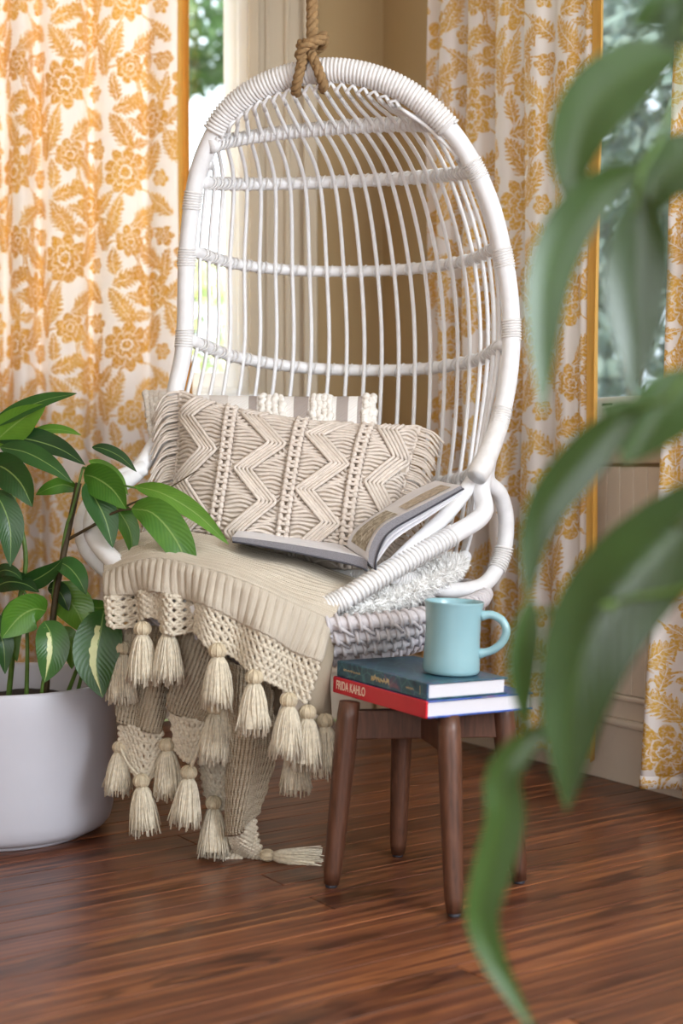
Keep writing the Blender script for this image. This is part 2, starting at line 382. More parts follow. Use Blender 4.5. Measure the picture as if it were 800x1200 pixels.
# knitted blanket
def knit(name, col, dark, su, sv, bs=.5):
    m, T = newmat(name, hexc(col), .92); uv = T.coord('UV'); s = T.sep(uv)
    a = T.m('SINE', T.m('MULTIPLY', s[0], su)); b = T.m('SINE', T.m('MULTIPLY_ADD', s[1], sv, T.m('MULTIPLY', T.m('ABSOLUTE', a), 1.2)))
    h = T.m('MULTIPLY_ADD', T.m('MULTIPLY', T.m('ABSOLUTE', a), T.m('MULTIPLY_ADD', b, .5, .5)), .8, .1)
    n = T.noise(T.coord('Object'), 26, 3)
    c = T.mix(T.m('MULTIPLY_ADD', h, .55, T.m('MULTIPLY', n, .45)), hexc(dark), hexc(col))
    T.put(T.b.inputs['Base Color'], c); T.put(T.b.inputs['Normal'], T.bump(h, bs, .003)); return m
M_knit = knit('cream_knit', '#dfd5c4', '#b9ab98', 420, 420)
M_knit2 = knit('cream_knit_shaded', '#d0c2ab', '#a2917a', 300, 420)  # same knit, darkened: shadow on the lower folds is in the colour
M_glass = bpy.data.materials.new('window_glass'); M_glass.use_nodes = True; T = NT(M_glass.node_tree); T.n.remove(T.n['Principled BSDF'])
tr = T.node('ShaderNodeBsdfTransparent'); gl = T.node('ShaderNodeBsdfGlossy'); gl.inputs['Roughness'].default_value = .02
lw = T.node('ShaderNodeLayerWeight'); lw.inputs[0].default_value = .5; fac_ = T.m('MULTIPLY_ADD', T.m('POWER', lw.outputs['Facing'], 4.0), .55, .02); mx = T.node('ShaderNodeMixShader')
T.put(tr.inputs[0], T.ramp(T.noise(T.coord(), 3, 1), [(0, (.94, .97, .97, 1)), (1, (.97, .99, .99, 1))]))
T.l.new(fac_, mx.inputs[0]); T.l.new(tr.outputs[0], mx.inputs[1]); T.l.new(gl.outputs[0], mx.inputs[2]); T.l.new(mx.outputs[0], T.n['Material Output'].inputs[0])
M_screen = bpy.data.materials.new('insect_screen'); M_screen.use_nodes = True; T = NT(M_screen.node_tree)
tr = T.node('ShaderNodeBsdfTransparent'); mx = T.node('ShaderNodeMixShader')
T.n['Principled BSDF'].inputs['Base Color'].default_value = hexc('#7f888c'); T.n['Principled BSDF'].inputs['Roughness'].default_value = .6
T.put(mx.inputs[0], T.ramp(T.noise(T.coord(), 900, 1), [(0, (.42, .42, .42, 1)), (1, (.55, .55, .55, 1))]))
T.l.new(tr.outputs[0], mx.inputs[1]); T.l.new(T.n['Principled BSDF'].outputs[0], mx.inputs[2]); T.l.new(mx.outputs[0], T.n['Material Output'].inputs[0])
M_lawn = simple('lawn', '#7f9a52', .9, .25, 4)
M_bark = simple('bark', '#6b5b48', .9, .2, 20)
M_bushA = simple('garden_leaf_light', '#d2d99a', .6, .35, 2.0)
M_bushC = simple('garden_leaf_grey', '#73847c', .6, .3, 2.0)
M_bushB = simple('garden_leaf_dark', '#5f7a4a', .6, .35, 2.0)

# ------------------------------------------------------------------ room: a bay corner
CX, CY = .12, 4.26
eR = np.array([.56, -.8285, 0]); nR = np.array([.8285, .56, 0])       # right wall: along, outward
eL = np.array([-1., 0, 0]); nL = np.array([0, 1., 0])                  # left (back) wall
O = np.array([CX, CY, 0.]); ZU = np.array([0, 0, 1.])
H = 2.7
def wb(mb, e, n, s0, s1, z0, z1, n0, n1):
    return mb.add(*boxv(O+e*s0+n*n0+ZU*z0, e*(s1-s0), n*(n1-n0), ZU*(z1-z0)))
def wallbox(name, mat, parent, e, n, s0, s1, z0, z1, n0, n1, bv=.003):
    mb = MB(); wb(mb, e, n, s0, s1, z0, z1, n0, n1); o = mb.build(name, mat, parent, False)
    if bv: bevel(o, bv)
    return o
def struct(o): o['kind'] = 'structure'; return o
def wall_open(name, e, n, s0, s1, a, b, z0, z1, th=.16):
    mb = MB(); wb(mb, e, n, s0, a, 0, H, 0, th); wb(mb, e, n, b, s1, 0, H, 0, th); wb(mb, e, n, a, b, 0, z0, 0, th); wb(mb, e, n, a, b, z1, H, 0, th)
    return struct(mb.build(name, M_wall, None, False))
LW = (.39, 1.42, .954, 2.36)      # left window opening: s0,s1,z0,z1
RW = (.56, 1.90, .85, 2.36)
wl = wall_open('wall_left', eL, nL, -.04, 3.32, *LW)
wr = wall_open('wall_right', eR, nR, 0, 3.2, *RW)
# remaining walls of the room (behind and beside the camera), with unseen window openings added to let light in
def plainwall(name, p0, p1, out, a=None, b=None, z0=.7, z1=2.2):
    p0 = np.array([*p0, 0.]); p1 = np.array([*p1, 0.]); L = np.linalg.norm(p1-p0); e = (p1-p0)/L; n = np.array([*out, 0.])
    mb = MB()
    def bb(s0, s1, za, zb): mb.add(*boxv(p0+e*s0+ZU*za, e*(s1-s0), n*.16, ZU*(zb-za)))
    if a is None: bb(0, L, 0, H)
    else: bb(0, a, 0, H); bb(b, L, 0, H); bb(a, b, 0, z0); bb(a, b, z1, H)
    return struct(mb.build(name, M_wall, None, False))
xr, yr = (O+eR*3.2)[:2]
plainwall('wall_side', (xr, yr), (xr, -2.5), (1, 0), .2, 2.0)
plainwall('wall_back', (xr+.16, -2.5), (-3.2, -2.5), (0, -1), 1.2, 4.0)
plainwall('wall_far_side', (-3.2, -2.66), (-3.2, CY+.16), (-1, 0))
mb = MB().add(*boxv((-3.5, -2.8, H), (6, 0, 0), (0, 7.6, 0), (0, 0, .15))); ceiling = struct(mb.build('ceiling', M_ceil, None, False))
# floor and planks
mb = MB().add(*boxv((-3.2, -2.5, -.06), (5.2, 0, 0), (0, 6.76, 0), (0, 0, .054))); floor = struct(mb.build('floor', M_floor, None, False))
PWD = .083; variants = {}
def plank_mesh(L):
    if L not in variants:
        m2 = MB(); g = .0016; h = .006; x0, x1, y0, y1 = .0008, L-.0008, .0006, PWD-.0006
        v = [(x0, y0, 0), (x1, y0, 0), (x1, y1, 0), (x0, y1, 0), (x0, y0, h-g), (x1, y0, h-g), (x1, y1, h-g), (x0, y1, h-g), (x0+g, y0+g, h), (x1-g, y0+g, h), (x1-g, y1-g, h), (x0+g, y1-g, h)]
        f = [(3, 2, 1, 0)]+[(i, (i+1) % 4, 4+(i+1) % 4, 4+i) for i in range(4)]+[(4+i, 4+(i+1) % 4, 8+(i+1) % 4, 8+i) for i in range(4)]+[(8, 9, 10, 11)]
        mm = m2.add(v, f).mesh('plank', False); mm.materials.append(M_floor); variants[L] = mm
    return variants[L]
inw = -nR; ang = math.atan2(inw[1], inw[0]); np_ = 0
def infrustum(p):
    if p[1] < .9: return False
    x = p[0]/p[1]; y = 530+(CAMZ)/p[1]*FPX
    return abs(x) < 560/FPX and y < 1330
for j in range(-18, 46):
    s = j*PWD
    m0 = max(.012, -1.4795*s+.012); mpos = m0
    lens = [1.9, 2.4, 2.9]; first = True
    while mpos < 4.6:
        L = random.choice(lens)
        if first: L = random.choice([1.1, 1.9, 2.4]); first = False
        a = O+eR*s+inw*mpos
        vis = any(infrustum(a+inw*L*t+eR*PWD*.5) for t in np.linspace(0, 1, 12))
        if vis and a[0] > -3.2:
            # local x runs inward along the plank, local y runs along the wall
            W = Matrix(((inw[0], eR[0], 0, a[0]), (inw[1], eR[1], 0, a[1]), (0, 0, 1, -.006), (0, 0, 0, 1)))
            if np.cross(inw, eR)[2] < 0:   # keep a right-handed frame: shift by the width and flip y
                W = Matrix(((inw[0], -eR[0], 0, a[0]+eR[0]*PWD), (inw[1], -eR[1], 0, a[1]+eR[1]*PWD), (0, 0, 1, -.006), (0, 0, 0, 1)))
            link('plank', plank_mesh(L), floor, W); np_ += 1
        mpos += L
# baseboards with a moulded cap
def baseboard(name, e, n, s0, s1):
    o = struct(wallbox(name, M_lower, None, e, n, s0, s1, 0, .135, -.022, -.001))
    wallbox('cap_moulding', M_lower, o, e, n, s0, s1, .135, .152, -.030, -.001, .006)
    wallbox('upper_board', M_lower, o, e, n, s0, s1, .152, .196, -.014, -.001)
    wallbox('top_bead', M_lower, o, e, n, s0, s1, .196, .210, -.022, -.001, .005)
    return o
baseboard('baseboard_left', eL, nL, .03, 3.3); baseboard('baseboard_right', eR, nR, .0, 3.18)
# right wall: boards below the window
for k in range(31):
    s = .50+k*.044
    wallbox('board', M_lower, wr, eR, nR, s, s+.0435, .211, .752, -.014, -.001, .003)
# windows
def window(name, e, n, W, parts):
    a, b, z0, z1 = W
    fr = MB()
    wb(fr, e, n, a+.001, a+.035, z0+.001, z1-.001, .02, .13); wb(fr, e, n, b-.035, b-.001, z0+.001, z1-.001, .02, .13)
    wb(fr, e, n, a+.035, b-.035, z1-.035, z1-.001, .02, .13); wb(fr, e, n, a+.035, b-.035, z0+.001, z0+.02, .02, .13)
    o = struct(fr.build(name, M_sash, None, False)); bevel(o, .004)
    sm = MB(); a2, b2, z2, z3 = a+.036, b-.036, z0+.021, z1-.036
    wb(sm, e, n, a2, a2+.04, z2, z3, .05, .085); wb(sm, e, n, b2-.04, b2, z2, z3, .05, .085); wb(sm, e, n, a2+.04, b2-.04, z3-.04, z3, .05, .085); wb(sm, e, n, a2+.04, b2-.04, z2, z2+.05, .05, .085)
    so = sm.build('sash', M_sash, o, False); bevel(so, .004)
    g = MB(); wb(g, e, n, a2+.04, b2-.04, z2+.05, z3-.04, .066, .070); g.build('pane', M_glass, so, False)
    return o, (a2, b2, z2, z3)
w1, q = window('window_1', eL, nL, LW, None)
w2, q = window('window_2', eR, nR, RW, None)
g = MB(); g.add(*[(lambda c: (c, [(0, 1, 2, 3)]))([O+eR*q[0]+nR*.105+ZU*q[2], O+eR*q[1]+nR*.105+ZU*q[2], O+eR*q[1]+nR*.105+ZU*q[3], O+eR*q[0]+nR*.105+ZU*q[3]])][0]); g.build('insect_screen', M_screen, w2, False)
g = MB(); wb(g, eR, nR, .858, .893, q[2]+.028, q[2]+.034, .0485, .0499); g.build('maker_plate', M_coverdark, w2, False)
# sills and aprons, stepped casings
wallbox('sill', M_sash, w1, eL, nL, LW[0]-.06, LW[1]+.06, LW[2]-.035, LW[2], -.05, .019, .006)
wallbox('sill', M_sash, w2, eR, nR, RW[0]-.08, RW[1]+.08, RW[2]-.04, RW[2], -.055, .019, .006)
wallbox('apron', M_trim, w2, eR, nR, RW[0]-.05, RW[1]+.05, RW[2]-.09, RW[2]-.041, -.02, -.001, .004)
def casing(name, e, n, s0, s1, z0, z1, flip):
    o = struct(wallbox(name, M_trim, None, e, n, s0, s1, z0, z1, -.018, -.0005, .003))
    steps = [(.0, .16, .034), (.24, .30, .026), (.52, .60, .028), (.80, 1.0, .046)]
    for a, b, d in steps:
        if flip: a, b = 1-b, 1-a
        wallbox('moulding', M_trim, o, e, n, s0+(s1-s0)*a, s0+(s1-s0)*b, z0, z1, -d, -.0181, .004)
    return o
casing('trim_1', eL, nL, .19, LW[0]-.002, .211, 2.48, True)
casing('trim_2', eL, nL, LW[1]+.002, LW[1]+.20, .211, 2.48, False)
casing('trim_3', eR, nR, RW[0]-.17, RW[0]-.002, .211, 2.48, True)
casing('trim_4', eR, nR, RW[1]+.002, RW[1]+.17, .211, 2.48, False)

# ------------------------------------------------------------------ curtains
def curtain(name, e, n, prof, z0, z1, label, border=None, off=.12, flare=.0, seed=0):
    """prof: list of (s, depth) fold points along the wall at the heading; cloth coordinate is arc length"""
    pr = crv([(a, b, 0) for a, b in prof], len(prof)*14)
    arc = np.r_[0, np.cumsum(np.linalg.norm(np.diff(pr, axis=0), axis=1))]
    nz = 40; zs = np.linspace(z0, z1, nz)
    r = np.random.default_rng(seed); ph = r.uniform(0, 6, 4)
    G = np.zeros((len(pr), nz, 3)); uv = np.zeros((len(pr), nz, 2))
    mid = (pr[0, 0]+pr[-1, 0])/2
    for j, z in enumerate(zs):
        k = (z1-z)/(z1-z0)
        s = pr[:, 0]+(pr[:, 0]-mid)*flare*k + .006*np.sin(ph[0]+z*3+pr[:, 0]*9)*k
        d = off+pr[:, 1]*(.75+.45*k)+.006*np.sin(ph[1]+z*4.1+pr[:, 0]*14)
        G[:, j] = O+e[None]*s[:, None]-n[None]*d[:, None]+ZU*z; uv[:, j, 0] = arc*1.12+seed*.37; uv[:, j, 1] = z*1.12+seed*.21
    root = thing(name, G[len(pr)//2, 0], label, 'curtain', 'ochre floral curtains at the bay windows')
    cuts = [0, len(pr)]
    if border:
        nb = int(np.searchsorted(arc, border)); 
        if border > 0: lo, hi = len(pr)-1-int(np.searchsorted(arc[-1]-arc[::-1], border)), len(pr)-1
        G2, u2 = G[:lo+1], uv[:lo+1]
        mid2 = (lo+hi)//2
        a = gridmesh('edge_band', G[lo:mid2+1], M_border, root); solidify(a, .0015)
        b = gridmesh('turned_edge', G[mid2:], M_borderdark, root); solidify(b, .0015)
    else: G2, u2 = G, uv
    c = gridmesh('cloth', G2, M_curtain, root, u2); solidify(c, .0012)
    # hem
    h = gridmesh('hem', np.stack([G2[:, 0]+n*-.002, G2[:, 1]*.45+G2[:, 0]*.55+n*-.002], 1), M_curtain, root, np.stack([u2[:, 0], u2[:, 0]*.55+u2[:, 1]*.45], 1)); solidify(h, .003)
    return root
# left panel, falling folds (s measured leftwards from the corner)
profL = [(1.30, .0), (1.24, .05), (1.18, -.01), (1.12, .05), (1.085, -.02), (1.045, .035), (1.01, .045), (.985, -.025), (.945, .03), (.90, .035), (.855, .03), (.835, -.022), (.79, .02), (.745, .035), (.70, .015), (.675, -.012), (.64, .018), (.60, .03), (.575, .02), (.565, .0), (.55, .01)]
curtain('floral_curtain', eL, nL, profL, .05, 2.42, 'ochre floral curtain with solid edge band behind the white planter', .045, .10, .0, 1)
profM = [(0.385, 0.02), (0.4129, -0.02), (0.4501, 0.035), (0.4873, 0.03), (0.5198, -0.02), (0.5523, 0.03), (0.5942, 0.035), (0.6267, -0.01), (0.6639, 0.03), (0.7104, 0.04), (0.7475, 0.0), (0.7847, 0.035), (0.8312, 0.045), (0.8684, 0.02), (0.9056, 0.04), (0.9381, 0.045), (0.9706, 0.03), (0.9985, 0.045), (1.0218, 0.02), (1.045, 0.05)]
curtain('floral_curtain', eR, nR, profM, .075, 2.42, 'ochre floral curtain with solid edge band behind the hanging chair', .060, .11, .02, 2)
profR = [(1.3, 0.03), (1.322, 0.05), (1.3606, 0.0), (1.4157, 0.05), (1.4709, -0.01), (1.537, 0.05), (1.6031, 0.0), (1.6693, 0.05), (1.7354, -0.01), (1.8016, 0.04), (1.8677, 0.0), (1.9339, 0.04), (2.0, 0.0)]
curtain('floral_curtain', eR, nR, profR, .05, 2.42, 'ochre floral curtain without edge band, beyond the window with the insect screen', None, .11, .30, 3)
def rod(e, n, s0, s1, off, label):
    t = thing('curtain_rod', O+e*(s0+s1)/2-n*off+ZU*2.45, label, 'curtain rod')
    p = np.array([O+e*s0-n*off+ZU*2.45, O+e*s1-n*off+ZU*2.45]); MB().add(*tubev(p, .011, 12)).build('rod', M_rope, t)
    for q in p: MB().add(*spherev(q, .02)).build('finial', M_rope, t)
    for s in (s0+.06, s1-.06):
        MB().add(*boxv(O+e*(s-.008)-n*(off)+ZU*2.434, e*.016, n*(off-.0005), ZU*.014)).build('bracket', M_rope, t, False)
rod(eL, nL, .3, 1.7, .09, 'curtain rod above the bright garden window'); rod(eR, nR, .2, 2.15, .10, 'curtain rod above the insect screen window')

# ------------------------------------------------------------------ garden outside
mb = MB().add(*boxv((-14, CY+.5, -.75), (30, 0, 0), (0, 26, 0), (0, 0, .1))); o = mb.build('ground', M_lawn, None, False); struct(o)
def shrub(name, loc, rx, ry, rz, nleaf, ls, mat, label, cat, seed, group=None, trunk=.6):
    r = np.random.default_rng(seed); root = thing(name, (loc[0], loc[1], -.65), label, cat, group)
    d = nrm(r.normal(size=(nleaf, 3))); rad = r.uniform(.55, 1, nleaf)**.5
    lump = 1+.22*np.sin(d[:, 0]*5+seed)*np.cos(d[:, 2]*6+seed*2)
    c = np.asarray(loc)+d*(rad*lump)[:, None]*np.array([rx, ry, rz])
    a = nrm(r.normal(size=(nleaf, 3))); b = nrm(np.cross(a, r.normal(size=(nleaf, 3)))); L = ls*r.uniform(.6, 1.3, nleaf)[:, None]
    v = np.stack([c-a*L, c+b*L*.4, c+a*L, c-b*L*.4], 1).reshape(-1, 3)
    f = np.arange(nleaf*4).reshape(-1, 4).tolist(); o = MB().add(v, f).build('foliage', mat, root, False); o['kind'] = 'stuff'
    MB().add(*tubev(crv([(loc[0], loc[1], -.65), (loc[0]+.05, loc[1], loc[2]*.5-.3), (loc[0], loc[1], loc[2])], 8), np.linspace(.09, .04, 8), 8)).build('trunk', M_bark, root)
shrub('garden_tree', (-1.6, 13.2, 5.0), 1.5, 1.2, 1.1, 5000, .09, M_bushB, 'dark green tree crown high outside the bright window', 'tree', 3)
shrub('garden_shrub', (-1.75, 10.6, 1.3), 1.4, .8, 1.2, 2200, .10, M_bushA, 'pale sunlit shrub outside the bright window', 'shrub', 5)
shrub('garden_shrub', (-.75, 7.4, .0), 1.0, .8, .9, 2600, .09, M_bushA, 'low sunlit shrub by the bright window sill', 'shrub', 6)
shrub('garden_tree', (1.9, 9.6, 1.9), 1.5, 1.2, 2.4, 7000, .10, M_bushC, 'grey-green tree outside the insect screen window', 'tree', 8)
shrub('garden_tree', (4.2, 13.0, 2.6), 2.4, 1.6, 3.2, 9000, .13, M_bushC, 'tall leafy tree further out beyond the insect screen', 'tree', 9)

# ------------------------------------------------------------------ hanging chair
D0 = 3.0
def C(px, py, b):
    xl = (px-405)*D0/FPX/.978
    return P(px, py, D0+.978*b-.208*xl)
chair = thing('hanging_chair', (-.05, 3.0, .40), 'white rattan egg-shaped hanging chair on a jute rope', 'chair')
rim_pts = [(196,500,.04),(206,455,.05),(216,400,.06),(219,300,.05),(229,215,.03),(246,165,.015),(270,128,0),(312,99,-.02),(372,83,-.03),(430,88,-.03),(485,113,-.02),(535,162,0),(572,232,.03),(592,312,.05),(599,380,.06),(596,440,.05),(585,495,.02),(569,538,-.03),(558,560,-.06)]
rim = crv([C(*p) for p in rim_pts], 150); RR = .0185
MB().add(*tubev(rim, RR, 16)).build('rim', M_rattan, chair)
def rim_at(px, side=None):
    """index of rim sample nearest to a pixel"""
    q = C(px[0], px[1], .0); return int(np.argmin(np.linalg.norm((rim-q)[:, [0, 2]], axis=1)))
def binding(i0, i1, R, r, pitch, name='binding', path=None):
    p = (rim if path is None else path)[i0:i1+1]
    if len(p) < 4: p = crv(p, 6)
    MB().add(*tubev(coil(p, R, pitch, 10), r, 5)).build(name, M_bind, chair)
i0, i1 = rim_at((252, 150)), rim_at((528, 153))
seg = rim[i0:i1+1]; MB().add(*tubev(seg, RR+.0045, 16)).build('rim_sleeve', M_bind, chair)
MB().add(*tubev(coil(seg, RR+.0045, .0080, 12), .0034, 6)).build('rim_wrapping', M_bind, chair)
for px in ((219,298),(218,392),(225,232),(592,305),(599,385),(561,205),(587,490)):
    i = rim_at(px); binding(i-2, i+1, RR+.0004, .0024, .0055)
# rungs
def rung(L, Mx, R, n=61):
    L, Mx, R = C(*L), C(*Mx), C(*R); t = np.linspace(0, 1, n)
    sh = np.clip(1-np.abs(2*t-1)**2.3, 0, 1)**.62
    p = L+(R-L)*t[:, None]+(Mx-(L+R)/2)*sh[:, None]
    return crv(p[::4], n)
RUNG = [rung((246,172,.0),(388,150,.10),(522,150,.0)), rung((236,214,.03),(398,213,.25),(556,200,.02)), rung((226,294,.05),(415,318,.34),(586,288,.05)),
        rung((222,398,.06),(422,434,.37),(592,402,.06)), rung((190,520,.03),(415,566,.36),(566,540,.0)), rung((165,625,.0),(400,672,.32),(545,652,.10))]
rr = [.0145, .0135, .0125, .0135, .013, .013]
rungo = []
for p, r in zip(RUNG, rr): rungo.append(MB().add(*tubev(p, r, 12)).build('rung', M_rattan, chair))
# strands (spokes) with arched tops under the rim
NS = 23; tt = np.linspace(.045, .955, NS)
rtop = rim[i0:i1+1]
def at(p, t):
    k = t*(len(p)-1); i = int(min(len(p)-2, max(0, math.floor(k)))); f = k-i
    return p[i]*(1-f)+p[i+1]*f
rim_in = lambda t: at(rtop, t)+np.array([0, .004, -.041])
front = np.array([-.208, -.978, 0])
crossings = [[] for _ in RUNG]; SROOT = []
def outw(p, r):  # push strand to the room side of the rung
    return p+front*(r+.004)
R1t = lambda t: .5+(t-.5)*1.12
tips = []
for i, t in enumerate(tt):
    lo = t < .10; hi = t > .90
    pts = []
    if not (lo or hi):
        t1 = min(.985, max(.015, R1t(t)-.035)); tip = rim_in(min(.97, max(.03, .5+(t-.5)*.96-.085)))
        a = outw(at(RUNG[0], t1), rr[0]); pts = [tip, .5*(tip+a)+np.array([0, .004, .0]), a]; crossings[0].append(t1)
    else:
        k = rim_at((236, 190)) if lo else rim_at((552, 182)); tip = rim[k]+np.array([.02 if lo else -.022, .01, .0]); pts = [tip]
    tips.append(tip)
    for q in range(1, 6):
        pts.append(outw(at(RUNG[q], t), rr[q])); crossings[q].append(t)
    c = np.array([-.06, 3.0, .455]); e = pts[-1]*.55+c*.45; e[2] = .435; pts.append(e)
    SROOT.append(pts)
for i in range(NS):
    pts = SROOT[i]
    if i > 0:
        a = tips[i-1]; nxt = SROOT[i-1][1]
        top = .5*(tips[i]+a); top = top+np.array([0, 0, .017 if 2 < i < NS-2 else .010])
        head = [a+(nxt-a)*.38+front*.006, a+front*.006, top+front*.004]
        pts = head+pts
    p = crv(pts, 64)
    MB().add(*tubev(p, .0046, 7)).build('spoke', M_rattan, chair)
for k, (p, r) in enumerate(zip(RUNG, rr)):
    mb = MB()
    for t in crossings[k]:
        c = at(p, t); tg = nrm(at(p, min(1, t+.02))-at(p, max(0, t-.02)))
        for dt in (-.006, .006):
            a = np.linspace(0, 2*math.pi, 14, endpoint=False); up = np.array([0, 0, 1.]); f2 = nrm(np.cross(tg, up))
            if f2 @ front < 0: f2 = -f2
            ring = c+tg*dt+np.cos(a)[:, None]*f2*(r+.0015+.004*np.clip(np.cos(a)[:, None], 0, 1))+np.sin(a)[:, None]*up*(r+.0005)-f2*.0
            ring = ring+tg*(np.sin(a)[:, None]*.004)
            mb.add(*tubev(ring, .0019, 5, True))
    if mb.n: tag(mb.build('binding', M_bind, rungo[k]), kind='stuff')
# front rim / arms
arm_r = .0185
fr_pts = [rim[-6],P(564,572,2.925),P(566,602,2.89),P(532,626,2.84),P(482,654,2.78),P(432,684,2.73),P(390,708,2.70),P(330,724,2.665),P(250,717,2.67),P(182,692,2.725),P(132,656,2.80),P(108,620,2.88),P(122,582,2.98),P(160,553,3.06),P(186,515,3.13)]
fr = crv(fr_pts, 130); MB().add(*tubev(fr, arm_r, 14)).build('front_rail', M_rattan, chair)
st = crv([rim[-5],P(552,566,2.93),P(520,606,2.87),P(484,640,2.80),P(462,662,2.765)], 24); MB().add(*tubev(st, .0155, 12)).build('arm_brace', M_rattan, chair)
lp = crv([rim[-8],P(570,560,2.945),P(586,580,2.985),P(593,612,3.01),P(588,652,3.01),P(568,684,2.97),P(532,692,2.90),P(492,684,2.845),P(458,674,2.79)], 60); MB().add(*tubev(lp, .0165, 14)).build('arm_loop', M_rattan, chair)
ll = crv([P(170,548,3.06),P(128,566,3.03),P(100,600,2.97),P(100,640,2.93),P(130,672,2.86),P(170,690,2.77)], 50); MB().add(*tubev(ll, .0165, 14)).build('arm_loop', M_rattan, chair)
# joint sleeve where the rim meets the arms
j = rim[-14:]; MB().add(*tubev(j, np.interp(np.arange(14), [0, 7, 11, 13], [.0190, .0210, .0226, .0200]), 14)).build('joint_sleeve', M_bind, chair)
binding(20, 44, arm_r+.001, .0030, .0095, path=fr); binding(44, 60, arm_r+.0015, .0034, .0072, path=fr)
binding(24, 29, .018, .0026, .006, path=lp); binding(50, 58, .018, .0028, .007, path=lp)
# woven basket below the seat
cb = np.array([-.075, 3.0, 0.]); Rv = np.array([.978, -.208, 0]); Bv = np.array([.208, .978, 0])
def ringpath(k, n=110):
    a = np.linspace(0, 2*math.pi, n, endpoint=False); sc = 1-.02*k-.022*k*k
    sx = np.sign(np.cos(a))*np.abs(np.cos(a))**.9; sy = np.sign(np.sin(a))*np.abs(np.sin(a))**.9
    p = cb+Rv*(sx*.368*sc)[:, None]+Bv*(sy*.335*sc)[:, None]
    p[:, 2] = .470-.0255*k+.022*np.clip(np.abs(sx), 0, 1)**3+.02*np.clip(sy, 0, 1)
    return p
for k in range(4):
    p = ringpath(k); ro = MB().add(*tubev(p, .0135, 10, True)).build('basket_ring', M_weave, chair)
    q = np.vstack([p, p[:1]]); MB().add(*tubev(coil(q, .0155, .019, 8, k*1.3), .0042, 5)).build('wrapping', M_weave, ro)
mb = MB()
for k in range(46):   # oblique lashings between rings, visible as the woven skirt
    for kk in range(3):
        a, b = ringpath(kk), ringpath(kk+1); i = int(k/46*110); jj = (i+2) % 110
        mid = cb*0+(a[i]+b[jj])/2; o_ = nrm(mid-np.array([cb[0], cb[1], mid[2]]))
        mb.add(*tubev(crv([a[i]+o_*.012, mid+o_*.019, b[jj]+o_*.012], 6), .0038, 5))
tag(mb.build('lashing', M_weave, chair), kind='stuff')
bp = ringpath(3)
for s in np.linspace(-.8, .8, 15):
    hw = math.sqrt(1-s*s); c0 = cb+Rv*(s*.29); zb = .402
    p = np.array([c0-Bv*hw*.25+ZU*zb, c0-Bv*hw*.1+ZU*(zb-.004), c0+Bv*hw*.1+ZU*(zb-.004), c0+Bv*hw*.25+ZU*zb]); MB().add(*tubev(crv(p, 10), .009, 7)).build('base_slat', M_weave, chair)

# ------------------------------------------------------------------ rope
kn = at(rim, rim_at((362, 84))/149.0)
rope = thing('hanging_rope', (kn[0], kn[1], 1.5), 'twisted jute rope tied round the top of the hanging chair', 'rope')
def ropetube(path, R, pitch, plies=3, closed=False):
    mb = MB(); r = R*.56
    for k in range(plies):
        mb.add(*tubev(coil(path, R*.5, pitch, 12, k*2*math.pi/plies), r, 7))
    return mb
up = crv([kn+np.array([-.004, -.01, .035]), kn+np.array([.002, 0, .09]), kn+np.array([0, 0, .4]), np.array([kn[0], kn[1], H-.05])], 120)
ropetube(up, .0125, .05).build('rope', M_rope, rope)
for dx, tilt in ((-.022, .014), (.012, -.012)):
    a = np.linspace(0, 2*math.pi*1.02, 50); t_, N_, B_ = frames(rim); i = rim_at((362, 84)); tg = t_[i]
    if tg[0] < 0: tg = -tg
    u1 = np.array([0, -1., 0]); u2 = nrm(np.cross(tg, u1)); u2 = u2 if u2[2] > 0 else -u2
    pth = kn+tg*dx+np.cos(a)[:, None]*u1*.037+np.sin(a)[:, None]*u2*.037+tg*(np.sin(a)*tilt)[:, None]
    ropetube(pth, .0105, .045).build('loop', M_rope, rope)
kpts = [(-.026,-.03,.020),(-.012,-.045,.038),(.012,-.04,.052),(.026,-.01,.058),(.012,.02,.05),(-.014,.015,.044),(-.02,-.02,.05),(.004,-.04,.045),(.030,-.03,.066)]
ropetube(crv([kn+np.array(q) for q in kpts], 80), .0105, .045).build('knot', M_rope, rope)
MB().add(*tubev(np.array([(kn[0]+.03*math.cos(a), kn[1], H-.035+.03*math.sin(a)) for a in np.linspace(0, 2*math.pi, 20, endpoint=False)]), .005, 8, True)).build('ceiling_ring', M_coverdark, rope)

# ------------------------------------------------------------------ fleece seat pad
pad = thing('fleece_cushion', (-.07, 3.02, .47), 'fluffy white fleece pad on the seat of the hanging chair', 'cushion')
nu, nv = 64, 22; G = np.zeros((nu, nv, 3))
for i in range(nu):
    a = 2*math.pi*i/nu
    for jv in range(nv):
        th = math.pi*jv/(nv-1); rad = math.sin(th)**.5; z = math.cos(th)
        sx, sy = math.cos(a)*rad, math.sin(a)*rad
        rim_up = .05*max(0, abs(sx))**3+.05*max(0, sy)**2
        G[i, jv] = cb+Rv*sx*.330+Bv*(sy*.285+.015)+ZU*(.508+z*.042+rim_up-.05*max(0, -sy)*(1-.7*max(0, sx)))
G += rng.normal(0, .0012, G.shape)
gridmesh('pad', G, M_fleece, pad, closed_u=True)
mb = MB(); cnt = 26000; PN = nrm(np.cross(np.roll(G, -1, 0)-np.roll(G, 1, 0), np.gradient(G, axis=1)))
ctr_ = G.reshape(-1, 3).mean(0); PN[((G-ctr_)*PN).sum(-1) < 0] *= -1
ii = rng.integers(0, nu, cnt); fj = np.arccos(rng.uniform(-.75, .98, cnt))/math.pi*(nv-1); j0 = np.clip(fj.astype(int), 0, nv-2); fj = (fj-j0)[:, None]; fi = rng.uniform(0, 1, cnt)[:, None]
base = (G[ii, j0]*(1-fj)+G[ii, j0+1]*fj)*(1-fi)+(G[(ii+1) % nu, j0]*(1-fj)+G[(ii+1) % nu, j0+1]*fj)*fi
